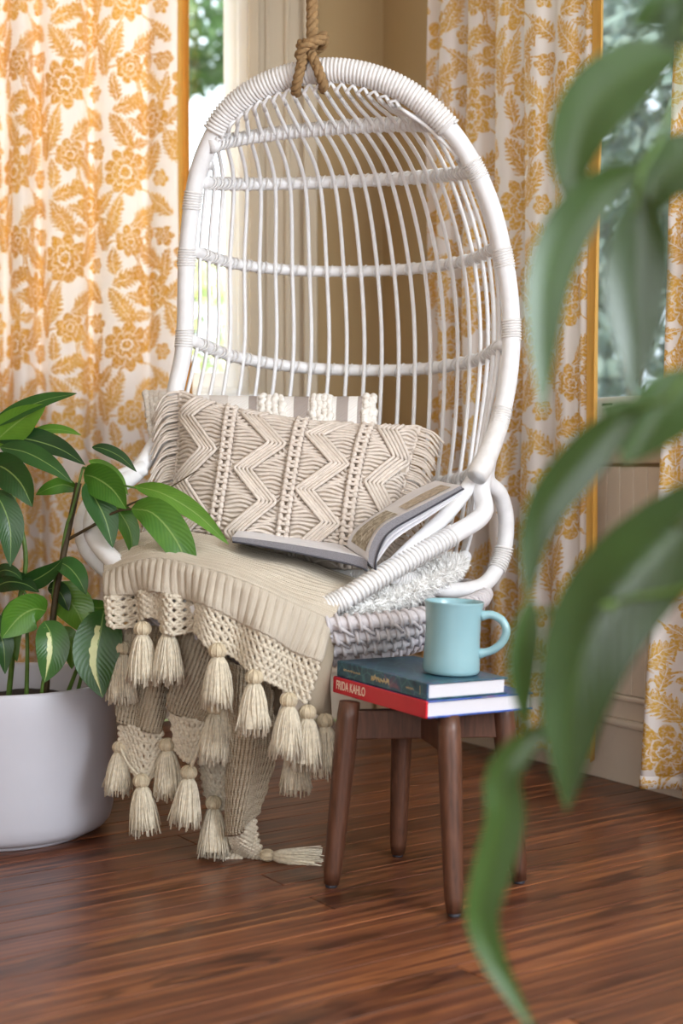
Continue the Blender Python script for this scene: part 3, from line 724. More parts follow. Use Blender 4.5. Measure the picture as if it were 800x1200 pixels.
tip = base+PN[ii, j0]*rng.uniform(.004, .009, cnt)[:, None]+rng.normal(0, .0045, (cnt, 3))
sd = nrm(rng.normal(size=(cnt, 3)))*.0022
v = np.stack([base-sd, base+sd, tip], 1).reshape(-1, 3); mb.add(v, np.arange(cnt*3).reshape(-1, 3).tolist())
tag(mb.build('pile', M_fleece, pad, False), kind='stuff')

# ------------------------------------------------------------------ pillows
class Pil:
    def __init__(s, TL, TR, BL, BR, T, pinch=.05, sag=0.):
        s.sag = sag; s.c = [np.asarray(q) for q in (TL, TR, BL, BR)]; s.T = T; s.pinch = pinch
        s.n = nrm(np.cross(s.c[1]-s.c[0], s.c[2]-s.c[0]));
        if s.n[1] > 0: s.n = -s.n
    def flat(s, u, v):
        TL, TR, BL, BR = s.c; a = .5+(u-.5)*(1-s.pinch*(1-(2*v-1)**2)); b = .5+(v-.5)*(1-s.pinch*(1-(2*u-1)**2))
        return (TL*(1-a)+TR*a)*(1-b)+(BL*(1-a)+BR*a)*b-ZU*s.sag*math.sin(math.pi*u**.8)*(1-v)
    def bul(s, u, v): return s.T*max(0., (1-abs(2*u-1)**3)*(1-abs(2*v-1)**3))**.62
    def at(s, u, v, off=0, side=1): return s.flat(u, v)+s.n*side*(s.bul(u, v)+off)
    def mesh(s, name, mat, parent, n=36):
        G = np.array([[s.at(.5-.5*math.cos(math.pi*i/n), .5-.5*math.cos(math.pi*j/n)) for j in range(n+1)] for i in range(n+1)])
        K = np.array([[s.at(.5-.5*math.cos(math.pi*i/n), .5-.5*math.cos(math.pi*j/n), 0, -1) for j in range(n+1)] for i in range(n+1)])
        uv = np.array([[(.5-.5*math.cos(math.pi*i/n), .5-.5*math.cos(math.pi*j/n)) for j in range(n+1)] for i in range(n+1)])
        gridmesh(name, G[:, ::-1], mat, parent, uv[:, ::-1]); gridmesh(name+'_back', K, mat, parent, uv)
# striped pillow behind
M_stripe, T = newmat('striped_weave', hexc('#eee8e2'), .9)
s_ = T.sep(T.coord('UV')); Wc = hexc('#eee9e4'); Gc = hexc('#a89c95'); Lc = hexc('#d9d0c8')
stp = [(0, Wc), (.28, Lc), (.36, Wc), (.45, Gc), (.485, Wc), (.645, Gc), (.71, Wc), (.83, Gc), (.88, Wc), (.92, Gc), (.94, Wc)]
c_ = T.ramp(s_[0], stp, 'CONSTANT'); h_ = T.m('SINE', T.m('MULTIPLY', T.m('ADD', s_[0], T.m('MULTIPLY', s_[1], .7)), 420.0))
T.put(T.b.inputs['Base Color'], T.mix(T.m('MULTIPLY_ADD', h_, .06, .06), c_, hexc('#8d8078'))); T.put(T.b.inputs['Normal'], T.bump(h_, .3, .002))
sp = thing('striped_pillow', P(305, 620, 3.10), 'white and taupe striped pillow with bobble bands behind the macrame pillow', 'pillow')
S2 = Pil(P(170,460,3.20), P(441,464,3.16), P(186,632,3.09), P(446,640,3.06), .05, .03)
S2.mesh('cover', M_stripe, sp)
def bobbles(u0, u1, nu_, nv_, r):
    mb = MB()
    for i in range(nu_):
        for j in range(nv_):
            u = u0+(u1-u0)*(i+.5)/nu_+rng.normal(0, .003); v = (j+.5+.5*(i % 2))/nv_*.6+rng.normal(0, .004)
            mb.add(*spherev(S2.at(min(max(u, .0), 1), max(.0, v), .002), r*rng.uniform(.8, 1.15), 8, 6))
            if j < 2: mb.add(*spherev(S2.at(min(max(u, .0), 1), max(.0, v*.3), .002, -1), r*rng.uniform(.8, 1.15), 8, 6))
    tag(mb.build('bobble_band', M_bobble, sp), kind='stuff')
bobbles(-.01, .09, 4, 22, .0095); bobbles(.50, .61, 4, 24, .0085); bobbles(.725, .815, 4, 24, .0085); bobbles(.95, 1.0, 3, 24, .0085)
# macrame pillow
mp = thing('macrame_pillow', P(330, 650, 3.0), 'beige macrame pillow with zigzag cords, knot columns and fringed ends', 'pillow')
S1 = Pil(P(211,458,3.10), P(492,500,3.06), P(186,654,2.99), P(462,676,2.95), .078, .06, .016)
S1.mesh('body', M_cottonbody, mp, 30)
cr = .0040
def cord(uvs, off=.003, r=cr, n=None, m=6):
    p = np.array([S1.at(min(max(u, 0), 1), min(max(v, 0), 1), off) for u, v in uvs]); return tubev(p, r, m)
def zig(uc, amp, per, ph, v):
    k = ((v/per+ph) % 1.0); tri = 4*abs(k-.5)-1; return uc+amp*tri
ZIGS = [(.085, .062, .40, .10), (.375, .068, .40, .34), (.655, .068, .40, .10), (.925, .050, .40, .36)]
for zc, amp, per, ph in ZIGS:
    for k in range(5):
        du = (k-2)*.0178; vs = np.linspace(0.01, .99, 60)
        MB().add(*cord([(zig(zc, amp, per, ph, v)+du, v) for v in vs], .0085+.0015*math.cos(k*1.57), .0038)).build('zigzag_cord', M_cotton, mp)
COLS = [.225, .52, .79]
for cc in COLS:
    mb = MB()
    for j in range(26):
        v = (j+.5)/26; 
        for d, sgn in ((-.021, 1), (.021, -1)):
            p0 = S1.at(cc+d, v-.016, .006); p1 = S1.at(cc+d+sgn*.006, v, .011); p2 = S1.at(cc+d, v+.016, .006)
            mb.add(*tubev(crv([p0, p1, p2], 5), [.003, .0056, .0062, .0056, .003], 6))
        p0 = S1.at(cc-.026, v+.004, .006); p1 = S1.at(cc, v+.019*(1 if j % 2 else .5), .012); p2 = S1.at(cc+.026, v+.004, .006)
        mb.add(*tubev(crv([p0, p1, p2], 7), .0036, 6))
    mb.build('knot_column', M_cotton, mp)
mb = MB(); rows = 40
edges = [None]+COLS+[None]
for zi, (zc, amp, per, ph) in enumerate(ZIGS):
    for side in (-1, 1):
        tgt = edges[zi] if side < 0 else edges[zi+1]
        if tgt is None: tgt = .0 if side < 0 else 1.0
        else: tgt = tgt+(.028 if side < 0 else -.028)
        for j in range(rows):
            v = (j+.5)/rows; k = ((v/per+ph) % 1.0)
            u0 = zig(zc, amp, per, ph, v)+side*.042
            if abs(u0-tgt) < .012 or (u0-tgt)*side > 0: continue
            us = np.linspace(u0, tgt, 7); bow = .016*math.sin(2*math.pi*(k+(.25 if side > 0 else .75)))
            mb.add(*cord([(u, v+bow*math.sin(math.pi*q)+.005*math.sin(6*q+j)) for q, u in zip(np.linspace(0, 1, 7), us)], .0022, .0036, m=5))
tag(mb.build('cord_infill', M_cotton, mp), kind='stuff')
for u in (.0, 1.0):
    MB().add(*tubev(np.array([S1.at(u, v, .0) for v in np.linspace(0, 1, 30)]), .0055, 7)).build('edge_cord', M_cotton, mp)
for u, sg in ((0., -1), (1., 1)):
    mb = MB(); dirU = nrm(S1.c[1]-S1.c[0])*sg
    for k in range(58):
        v = (k+.5)/58; p0 = S1.flat(u, v)+S1.n*rng.uniform(-.004, .006)
        L = rng.uniform(.065, .088) if sg < 0 else rng.uniform(.05, .072); dn = np.array([0, 0, -1.])
        drop = .95 if sg < 0 else .55
        p1 = p0+dirU*L*.45+dn*L*.22*drop+S1.n*rng.normal(.004, .003); p2 = p0+dirU*L*.75+dn*L*.8*drop+S1.n*rng.normal(.004, .005)
        mb.add(*tubev(crv([p0, p1, p2], 7), .0027, 5))
    tag(mb.build('fringe', M_cotton, mp), kind='stuff')

# ------------------------------------------------------------------ throw blanket
blanket = thing('throw_blanket', P(285, 1000, 2.80), 'cream knitted throw with crochet trim and tassels draped over the hanging chair', 'blanket')
def patch(rows, nu, nv):
    """rows of control points (world) -> smooth nu (across) x nv (down) grid"""
    A = np.array([crv(r, nu) for r in rows])            # rows x nu x 3
    out = np.zeros((nu, nv, 3))
    for i in range(nu): out[i] = crv(A[:, i], nv)
    return out
def gnormals(G):
    n = nrm(np.cross(np.gradient(G, axis=0), np.gradient(G, axis=1)))
    flip = (n @ np.array([0, -1., .6])) < 0; n[flip] *= -1; return n
R = lambda pts: [P(*q) for q in pts]
r0 = R([(140,640,2.94),(185,626,2.95),(240,632,2.94),(300,648,2.92),(360,664,2.89),(418,684,2.84)])
r1 = R([(126,656,2.84),(180,638,2.83),(240,648,2.80),(300,664,2.77),(360,684,2.75),(404,696,2.735)])
r2 = R([(123,672,2.765),(178,656,2.705),(236,666,2.652),(290,684,2.625),(343,708,2.63),(388,728,2.66)])
r3 = R([(127,700,2.75),(180,694,2.685),(238,708,2.635),(292,734,2.61),(340,760,2.615),(372,776,2.635)])
r4 = R([(132,732,2.75),(180,728,2.69),(236,750,2.64),(290,782,2.615),(328,806,2.62),(358,822,2.635)])
top = patch([r0, r1, r2], 150, 150); n = gnormals(top)
u = np.linspace(0, 1, 150)[:, None]; v = np.linspace(0, 1, 150)[None]
top += (1-v**6)[..., None]*n*(.0062*np.abs(np.sin(v*math.pi*13))+.004*np.sin(u*17+1)*np.sin(v*5))[..., None]
o = gridmesh('knitted_top', top, M_knit, blanket); solidify(o, .006)
band = patch([r2, r3], 240, 24); n = gnormals(band); u = np.linspace(0, 1, 240)[:, None]; v = np.linspace(0, 1, 24)[None]
amp = np.clip(np.sin(v*math.pi)*1.6, 0, 1)
band += n*(.0055*np.abs(np.sin(u*math.pi*30))*amp+.010*np.sin(u*26+.6)*np.sin(v*1.5)*v)[..., None]
o = gridmesh('ribbed_band', band, M_knit, blanket); solidify(o, .006)
def crochet(G, name='crochet_trim', th=.0076):
    """net of yarn: diamond mesh thickened"""
    nu, nv = G.shape[:2]; mb = MB()
    for i in range(nu):
        for j in range(nv-1):
            for di in (-1, 1):
                i2 = i+di
                if (i+j) % 2 == 0 and 0 <= i2 < nu:
                    mb.add(*tubev(np.array([G[i, j], G[i2, j+1]]), th*.5, 5, cap=False))
    for j in range(nv):
        for i in range(nu-1):
            if j % 2 == 0: mb.add(*tubev(np.array([G[i, j], G[i+1, j]]), th*.48, 5, cap=False))
    for i in range(nu):
        for j in range(nv):
            if (i+j) % 2 == 0: mb.add(*spherev(G[i, j], th*.72, 6, 5))
    return tag(mb.build(name, M_crochet, blanket), kind='stuff')
net = patch([r3, r4], 74, 9); n = gnormals(net); u = np.linspace(0, 1, 74)[:, None]; v = np.linspace(0, 1, 9)[None]
wave = .010*np.sin(u*26+.6)+.012*np.sin(u*41)*(u < .45)
net += n*((wave*(.99+.2*v))[..., None]); net[..., 2] += (.010*np.sin(u*26+2)*v*(u < .6))
crochet(net)
# second, right-hand fall of crochet edge
side = patch([R([(388,730,2.665),(392,728,2.70),(388,726,2.76)]), R([(374,776,2.64),(384,790,2.67),(384,790,2.73)]), R([(358,822,2.64),(372,838,2.66),(386,842,2.70)])], 16, 22)
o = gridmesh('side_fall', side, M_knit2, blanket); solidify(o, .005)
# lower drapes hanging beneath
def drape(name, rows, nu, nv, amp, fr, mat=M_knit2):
    G = patch(rows, nu, nv); n = gnormals(G); u = np.linspace(0, 1, nu)[:, None]; v = np.linspace(0, 1, nv)[None]
    G += n*(amp*np.sin(u*fr+v*1.1)+.0022*np.sin((u*1.0+v*.35)*math.pi*2*16))[..., None]
    o = gridmesh(name, G, mat, blanket); solidify(o, .005); return G
drape('hanging_fold', [R([(136,735,2.80),(165,735,2.78),(200,730,2.78)]), R([(138,800,2.80),(168,800,2.78),(196,800,2.80)]), R([(140,846,2.80),(166,856,2.78),(190,860,2.79)])], 50, 40, .008, 9)
crochet(patch([R([(140,846,2.80),(166,856,2.78),(190,860,2.79)]), R([(141,880,2.80),(166,916,2.78),(188,900,2.79)])], 17, 11))
drape('hanging_fold', [R([(205,725,2.74),(235,740,2.72),(268,765,2.71)]), R([(203,770,2.75),(232,790,2.73),(266,810,2.72)]), R([(198,830,2.76),(222,844,2.75),(250,842,2.74)])], 50, 44, .008, 7)
crochet(patch([R([(198,830,2.76),(222,844,2.75),(250,842,2.74)]), R([(206,878,2.76),(220,892,2.75),(238,880,2.75)])], 17, 9))
drape('hanging_fold', [R([(205,800,2.80),(250,800,2.79),(330,800,2.79)]), R([(215,850,2.80),(255,850,2.79),(324,850,2.79)]), R([(232,884,2.80),(262,888,2.79),(318,884,2.79)])], 50, 30, .006, 9)
crochet(patch([R([(232,884,2.80),(252,888,2.79),(272,888,2.79)]), R([(240,930,2.80),(254,945,2.79),(272,950,2.79)])], 13, 11))
tail = drape('hanging_fold', [R([(268,772,2.69),(292,782,2.665),(318,796,2.68)]), R([(270,840,2.70),(296,845,2.67),(321,850,2.70)]), R([(268,905,2.72),(294,902,2.69),(322,886,2.72)]), R([(268,978,2.755),(284,975,2.73),(300,950,2.745)])], 50, 70, .007, 6)
crochet(patch([R([(268,976,2.755),(284,972,2.74),(298,955,2.75)]), R([(272,990,2.77),(288,990,2.755),(302,985,2.765)]), R([(278,1000,2.79),(296,1004,2.775),(312,1006,2.775)])], 15, 15))
crochet(patch([R([(240,992,2.82),(255,990,2.81),(272,992,2.80)]), R([(246,1003,2.79),(260,1006,2.78),(282,1006,2.78)])], 15, 7))
# tassels
def tassel_mesh(seed, L=.088):
    r = np.random.default_rng(seed); mb = MB()
    prof = [(.004, .0), (.0095, -.006), (.0165, -.03), (.0205, -.06), (.021, -L*.9)]
    mb.add(*lathe(prof, (0, 0, 0), 16))
    for k in range(110):
        a = r.uniform(0, 2*math.pi); q = r.uniform(.85, 1.08); e = L*r.uniform(.86, 1.10); j = r.normal(0, .0025, 2)
        pts = [(0.005*math.cos(a), .005*math.sin(a), .002), (.0115*q*math.cos(a), .0115*q*math.sin(a), -.010), (.019*q*math.cos(a), .019*q*math.sin(a), -.042), (.0225*q*math.cos(a)+j[0], .0225*q*math.sin(a)+j[1], -e)]
        mb.add(*tubev(crv(pts, 6), .00125, 4))
    m = mb.mesh('tassel', True); m.materials.append(M_tassel); return m
def bead_mesh():
    mb = MB().add(*spherev((0, 0, .008), .0128, 16, 12))
    for k in range(9):
        a = np.linspace(0, math.pi, 9); th = k/9*2*math.pi
        mb.add(*tubev(np.stack([.0130*np.sin(a)*math.cos(th), .0130*np.sin(a)*math.sin(th), .008+.0130*np.cos(a)], 1), .0013, 4))
    m = mb.mesh('bead', True); m.materials.append(M_bead); return m
TMS = [tassel_mesh(k) for k in range(4)]; BM = bead_mesh()
TAS = [(167,742,2.685,1),(197,741,2.675,1),(255,768,2.615,1.02),(298,799,2.60,1),(338,826,2.605,1),(360,840,2.625,1),(381,850,2.655,1),(252,835,2.70,1),(262,818,2.715,.9),(166,920,2.76,1),(221,910,2.73,1),(196,878,2.775,1),(250,946,2.775,1),(346,872,2.70,1),(143,765,2.77,1),(140,880,2.80,.9)]
for k, (px, py, Y, sc) in enumerate(TAS):
    W = Matrix.Translation(Vector(P(px, py, Y))) @ Matrix.Rotation(rng.normal(0, .05), 4, 'X') @ Matrix.Rotation(rng.normal(0, .05), 4, 'Y') @ Matrix.Rotation(k*1.3, 4, 'Z') @ Matrix.Diagonal((sc*1.2, sc*1.2, sc*1.03, 1))
    t = link('tassel', TMS[k % 4], blanket, W); link('bead', BM, t, W)
W = Matrix.Translation(Vector(P(318, 1006, 2.76))+Vector((0, 0, .006))) @ Matrix.Rotation(math.radians(-84), 4, 'Y') @ Matrix.Diagonal((.85, 1.35, 1.05, 1))
t = link('tassel', TMS[1], blanket, W); link('bead', BM, t, W)
def yarn(pts): MB().add(*tubev(crv(R(pts), 20), .0028, 6)).build('yarn', M_tassel, blanket)
yarn([(141,876,2.79),(150,895,2.775),(165,912,2.76)]); yarn([(238,880,2.745),(226,892,2.735),(221,903,2.73)]); yarn([(250,840,2.72),(238,860,2.72),(228,890,2.72),(222,904,2.73)])

# ------------------------------------------------------------------ open book
ob = thing('open_book', P(431, 664, 2.74), 'large open picture book lying on the throw against the chair arm', 'book')
def ruled(near, far, n): return np.stack([crv(near, n), crv(far, n)], 1)     # n x 2 x 3
Ln = R([(430,657,2.735),(420,652,2.745),(385,645,2.755),(330,636,2.77),(285,630,2.785),(272,629,2.79)])
Lf = R([(403,640,2.925),(396,637,2.93),(370,633,2.94),(330,627,2.95),(290,621,2.965),(280,620,2.97)])
Rn = R([(431,658,2.735),(434,640,2.735),(450,615,2.735),(494,592,2.74),(540,569,2.745)])
Rf = R([(404,639,2.925),(414,621,2.92),(450,596,2.925),(482,576,2.93),(510,563,2.935)])
def block(near, far, th, dirv, name, n=26, taper=.35):
    G = ruled(near, far, n); k = np.linspace(1, taper, n)[:, None, None]
    B = G+np.asarray(dirv)[None, None]*th*k
    mid = (G[:, :1]*.75+G[:, 1:]*.25)
    sheet = np.concatenate([G[:, :1]*(1-t)+G[:, 1:]*t for t in np.linspace(0, 1, 5)], 1)
    gridmesh(name, sheet, M_paper, ob)
    for s in (0, 1):
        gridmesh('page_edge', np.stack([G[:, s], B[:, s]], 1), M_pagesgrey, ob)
    gridmesh('page_edge', np.stack([G[-1], B[-1]], 0), M_pages, ob)
    o = gridmesh('cover', np.concatenate([(B[:, :1]*(1-t)+B[:, 1:]*t)+np.asarray(dirv)*.0015 for t in np.linspace(-.02, 1.02, 3)], 1), M_coverdark, ob); solidify(o, .003, 0)
    return G
GLb = block(Ln, Lf, .019, np.array([.05, 0, -1.]), 'left_page', taper=.45)
dR = nrm(np.array([.62, 0, -.78])); GRb = block(Rn, Rf, .020, dR, 'right_page', taper=.30)
for k in range(5):    # sheets fanning beneath the right page
    near = [p+dR*(.004+.006*k)*q for p, q in zip(Rn, (.5, 1, 1.2, .9, .5))]; far = [p+dR*(.004+.006*k)*q for p, q in zip(Rf, (.5, 1, 1.2, .9, .5))]
    G = ruled(near, far, 20); o = gridmesh('loose_page', G, M_paper, ob); solidify(o, .0012)
def picture(Gb, t0, t1, s0, s1, mat):
    n = 12; pts = np.zeros((n, 5, 3)); L = len(Gb)-1
    nn = -dR if Gb is GRb else ZU
    for a, t in enumerate(np.linspace(t0, t1, n)):
        k = t*L; i = min(L-1, int(k)); f = k-i; A = Gb[i]*(1-f)+Gb[i+1]*f
        for b, s in enumerate(np.linspace(s0, s1, 5)): pts[a, b] = A[0]*(1-s)+A[1]*s+nn*.0012
    gridmesh('picture', pts, mat, ob)
picture(GRb, .06, .47, .12, .80, M_photo1); picture(GRb, .55, .95, .15, .55, M_photo2)

# ------------------------------------------------------------------ plant stand
stand = thing('plant_stand', (.15, 2.61, 0), 'low walnut plant stand with four tapered legs and a crossbar', 'plant stand')
feet = [np.array([*(P(px, py, Y)[:2]), 0]) for px, py, Y in ((388,1045,2.595),(532,1080,2.43),(608,1040,2.62),(466,1008,2.795))]
cs = sum(feet)/4; tops = []
for f_ in feet:
    t_ = cs+(f_-cs)*.80; t_[2] = .336; tops.append(t_)
    p = np.array([f_+ZU*.006+(t_-f_)*q for q in np.linspace(0, .985, 14)])
    r = np.interp(np.linspace(0, 1, 14), [0, .03, .12, .75, .96, 1], [.0135, .0158, .0170, .0205, .0208, .0185])
    l = MB().add(*tubev(p, r, 20)).build('leg', M_standwood, stand)
    MB().add(*lathe([(.0, 0), (.010, 0), (.011, .003), (.010, .0065), (0, .0065)], f_, 16)).build('foot_pad', M_coverdark, l)
for a, b in ((0, 2), (1, 3)):
    d = nrm(tops[b]-tops[a]); sd = np.array([-d[1], d[0], 0]); zz = .270
    A = cs+(feet[a]-cs)*.81+d*.008; B_ = cs+(feet[b]-cs)*.81-d*.008
    o = MB().add(*boxv(np.array([A[0], A[1], zz])-sd*.0105, (B_-A)*np.array([1, 1, 0]), sd*.021, ZU*(.052 if a == 0 else .0515))).build('crossbar', M_standwood, stand, False); bevel(o, .002)
# ------------------------------------------------------------------ books on the stand
TILT = math.radians(1.6)
tiltM = Matrix.Translation((.15, 2.6, .336)) @ Matrix.Rotation(TILT, 4, 'Y') @ Matrix.Translation((-.15, -2.6, -.336))
tw = lambda p: np.array(tiltM @ Vector([float(c) for c in p]))
sdir = nrm(np.array([-.535, .845, 0])); wdir = np.array([.845, .535, 0])
def closed_book(name, c0, L, Wd, th, mspine, mcov, label, round_=.0):
    """c0: bottom corner at the near end of the spine; spine runs along sdir, pages along wdir"""
    t = thing(name, tw(c0), label, 'book', 'closed books stacked on the plant stand')
    ct = .003
    def bx(nm, mat, a, s0, s1, w0, w1, z0, z1, par=t, bv=.001):
        v, f = boxv(np.asarray(c0)+sdir*s0+wdir*w0+ZU*z0, sdir*(s1-s0), wdir*(w1-w0), ZU*(z1-z0))
        o = MB().add(np.array([tw(q) for q in v]), f).build(nm, mat, par, False); 
        if bv: bevel(o, bv)
        return o
    bx('front_cover', mcov, 0, 0, L, .004, Wd, th-ct, th); bx('back_cover', mcov, 0, 0, L, .004, Wd, 0, ct)
    sp_ = bx('spine', mspine, 0, 0, L, -.001, .004, 0, th, bv=.002)
    # page block with fine sheet lines
    n = 2; a = np.asarray(c0)+sdir*.004+wdir*.005+ZU*ct; zz = np.linspace(0, th-2*ct, 2)
    ring = [a, a+wdir*(Wd-.010), a+wdir*(Wd-.010)+sdir*(L-.008), a+sdir*(L-.008)]
    G = np.array([[tw(q+ZU*z) for z in zz] for q in ring+[ring[0]]]); gridmesh('pages', G, M_pages, t, smooth=False)
    return t, sp_
c_red = np.array([.142, 2.420, .338]); 
b1, sp1 = closed_book('closed_book', c_red, .295, .232, .030, M_red, M_blue, 'red-spined hardback with a blue cover, bottom of the pair on the plant stand')
c_teal = c_red+sdir*.004+wdir*.004+ZU*.0305
b2, sp2 = closed_book('closed_book', c_teal, .285, .172, .029, M_teal, M_teal, 'dark teal patterned hardback under the pale blue mug')
def spine_text(txt, c0, s_start, size, zc, mat, parent, squash=.62, font_off=0):
    cu = bpy.data.curves.new('txt', 'FONT'); cu.body = txt; cu.size = size; cu.extrude = .0002; cu.align_y = 'CENTER'; cu.offset = font_off
    tmp = bpy.data.objects.new('txt', cu); COL.objects.link(tmp); bpy.context.view_layer.update()
    me = bpy.data.meshes.new_from_object(tmp.evaluated_get(bpy.context.evaluated_depsgraph_get())); bpy.data.objects.remove(tmp)
    ex = -sdir; ez = ZU; ny = -wdir
    org = np.asarray(c0)+sdir*s_start+ZU*zc-wdir*.0014
    Wm = tiltM @ Matrix(((ex[0]*squash, ez[0], ny[0], org[0]), (ex[1]*squash, ez[1], ny[1], org[1]), (ex[2]*squash, ez[2], ny[2], org[2]), (0, 0, 0, 1)))
    me.transform(Wm); me.materials.clear(); me.materials.append(mat)
    return link('lettering', me, parent)
spine_text('FRIDA KAHLO', c_red, .283, .0225, .0155, M_text, sp1, .68, .0004)
def squiggle(s0, s1, nl, h, zc, r, par):
    mb = MB(); 
    for k in range(nl):
        a = s0+(s1-s0)*k/nl; wl = (s1-s0)/nl
        pts = [np.asarray(c_teal)-wdir*.0012+sdir*(a+wl*q)+ZU*(zc+h*z) for q, z in ((.1, rng.uniform(-.5, .0)), (.25, rng.uniform(.2, .6)), (.5, rng.uniform(-.5, -.1)), (.7, rng.uniform(0, .5)), (.85, -.4))]
        mb.add(*tubev(np.array([tw(q) for q in crv(pts, 14)]), r, 4))
    mb.build('title_script', M_gold, par)
squiggle(.170, .112, 6, .013, .0145, .0009, sp2); squiggle(.262, .205, 8, .005, .015, .0004, sp2); squiggle(.062, .038, 4, .005, .013, .0004, sp2)
v, f = boxv(c_teal+sdir*.020-wdir*.0013+ZU*.006, sdir*.0008, wdir*.001, ZU*.016); MB().add(np.array([tw(q) for q in v]), f).build('publisher_mark', M_gold, sp2, False)
# ------------------------------------------------------------------ mug
mc = P(527, 793, 2.545); zt = .336+.0+.0305+.029
ctr = np.array([mc[0], mc[1], 0.]); ctr[2] = c_teal[2]+.0291
ctr = tw(ctr)
mug = thing('mug', ctr, 'pale blue ceramic mug standing on the teal book', 'mug')
Wm = Matrix.Translation(Vector(ctr)) @ Matrix.Rotation(math.radians(2.4), 4, 'Y')
MH = .1285; ro = .0525
prof = [(0, .001), (.044, .001), (.0485, .003), (.0505, .009), (.0497, .03), (.0483, .06), (.0485, .09), (.0502, .113), (.0525, MH-.003), (.0530, MH-.001), (.0525, MH), (.0500, MH-.0005), (.0480, MH-.003), (.0462, .113), (.0445, .09), (.0443, .06), (.0455, .02), (.042, .009), (0, .008)]
MB().add(*lathe(prof, (0, 0, 0), 56)).build('body', M_mug, mug, True, Wm)
hd = crv([(.047, -.010, .105), (.066, -.013, .108), (.085, -.017, .098), (.092, -.019, .080), (.085, -.017, .060), (.068, -.013, .045), (.046, -.009, .038)], 30)
v, f = tubev(hd, np.interp(np.linspace(0, 1, 30), [0, .1, .9, 1], [.0095, .0072, .0072, .0095]), 14); MB().add(v, f).build('handle', M_mug, mug, True, Wm)

# ------------------------------------------------------------------ plants
def leaf(name, pts, width, mat, parent, roll=0., fold=.18, peak=.42, n=18, curl=0., hint=None):
    p = crv(pts, n); t = np.linspace(0, 1, n); T_ = nrm(np.gradient(p, axis=0))
    face = nrm(np.array([0, 0, CAMZ])-p) if hint is None else np.broadcast_to(nrm(np.asarray(hint, float)), p.shape)
    sd = nrm(np.cross(T_, face)); nn = np.cross(sd, T_)
    ph = roll+curl*(t-.5); sd, nn = sd*np.cos(ph)[:, None]+nn*np.sin(ph)[:, None], nn*np.cos(ph)[:, None]-sd*np.sin(ph)[:, None]
    k = math.log(.5)/math.log(peak); w_ = width*.5*np.sin(math.pi*np.clip(t, 0, 1)**k)**.82; w_[0] = max(w_[0], .0012); w_[-1] = .0004
    vs = np.linspace(-1, 1, 9); G = np.zeros((n, 9, 3))
    for j, q in enumerate(vs):
        wob = .04*math.copysign(1, q)*np.sin(t*9+q*2)*abs(q)
        G[:, j] = p+sd*(w_*q)[:, None]+nn*(w_*(fold*(abs(q)**1.2)-.10*fold+wob))[:, None]
    uu, vv = np.meshgrid(t, (vs+1)/2, indexing='ij')
    return gridmesh(name, G, mat, parent, np.stack([uu, vv], -1))
def stem(pts, r0, r1, parent, mat=M_stem, n=24):
    return MB().add(*tubev(crv(pts, n), np.linspace(r0, r1, n), 7)).build('stem', mat, parent)
PC = np.array([-.697, 2.995, 0]); PRd = .229
pot = thing('plant_pot', PC, 'large white ceramic planter on the wooden floor', 'planter')
hz = .318
MB().add(*lathe([(0, .0), (.172, .0), (.176, .004), (.176, .012)], PC, 72)).build('foot', M_pot, pot)
pf = [(.150, .010), (.188, .0105), (.203, .016), (.213, .028), (.219, .05), (.2235, .10), (.227, .18), (.2285, .26), (.229, .311), (.2275, .3165), (.224, .318), (.2205, .3165), (.2195, .310), (.219, .23), (.218, .215)]
MB().add(*lathe(pf, PC, 72)).build('body', M_pot, pot)
plant = thing('potted_plant', PC+ZU*.29, 'leafy green plant with cream-streaked leaves growing in the white planter', 'plant')
mb = MB(); v, f = lathe([(0, .262), (.06, .264), (.13, .259), (.218, .256)], PC, 48); v[:, 2] += rng.normal(0, .0025, len(v)); mb.add(v, f); mb.build('soil', M_soil, plant)
soil = lambda px, Y: np.array([P(px, 800, Y)[0], Y, .255])
# main stems
s1 = R([(74,640,2.86),(84,600,2.85),(97,548,2.85),(104,520,2.86)]); stem([soil(50, 2.92)]+s1[:3], .006, .0025, plant)
stem([soil(52, 2.91)]+R([(62,720,2.87),(78,632,2.86),(92,566,2.86)]), .0055, .0065, plant, M_stemdark)
stem([soil(8, 2.95)]+R([(20,720,2.9),(30,650,2.88),(10,560,2.88)]), .006, .004, plant)
stem([soil(30, 2.88)]+R([(32,760,2.85),(30,700,2.85),(26,690,2.85)]), .005, .003, plant)
stem([soil(70, 2.94)]+R([(96,770,2.86),(112,735,2.83),(120,716,2.80)]), .005, .003, plant)
stem([soil(85, 2.95)]+R([(104,765,2.88),(128,742,2.86),(147,735,2.84)]), .0045, .0025, plant)
stem([soil(45, 2.86)]+R([(50,800,2.80),(56,770,2.79),(52,735,2.79)]), .004, .0025, plant)
stem(R([(80,632,2.86),(105,618,2.83),(135,600,2.80),(158,596,2.78)]), .0035, .0022, plant, M_stemdark)
stem(R([(84,630,2.86),(120,610,2.83),(150,592,2.80),(190,576,2.79),(230,552,2.79)]), .003, .0013, plant, M_stemdark)
stem(R([(97,548,2.85),(110,552,2.84),(135,566,2.82),(160,572,2.80)]), .003, .002, plant)
stem(R([(62,700,2.87),(64,680,2.86),(70,660,2.84)]), .003, .002, plant)
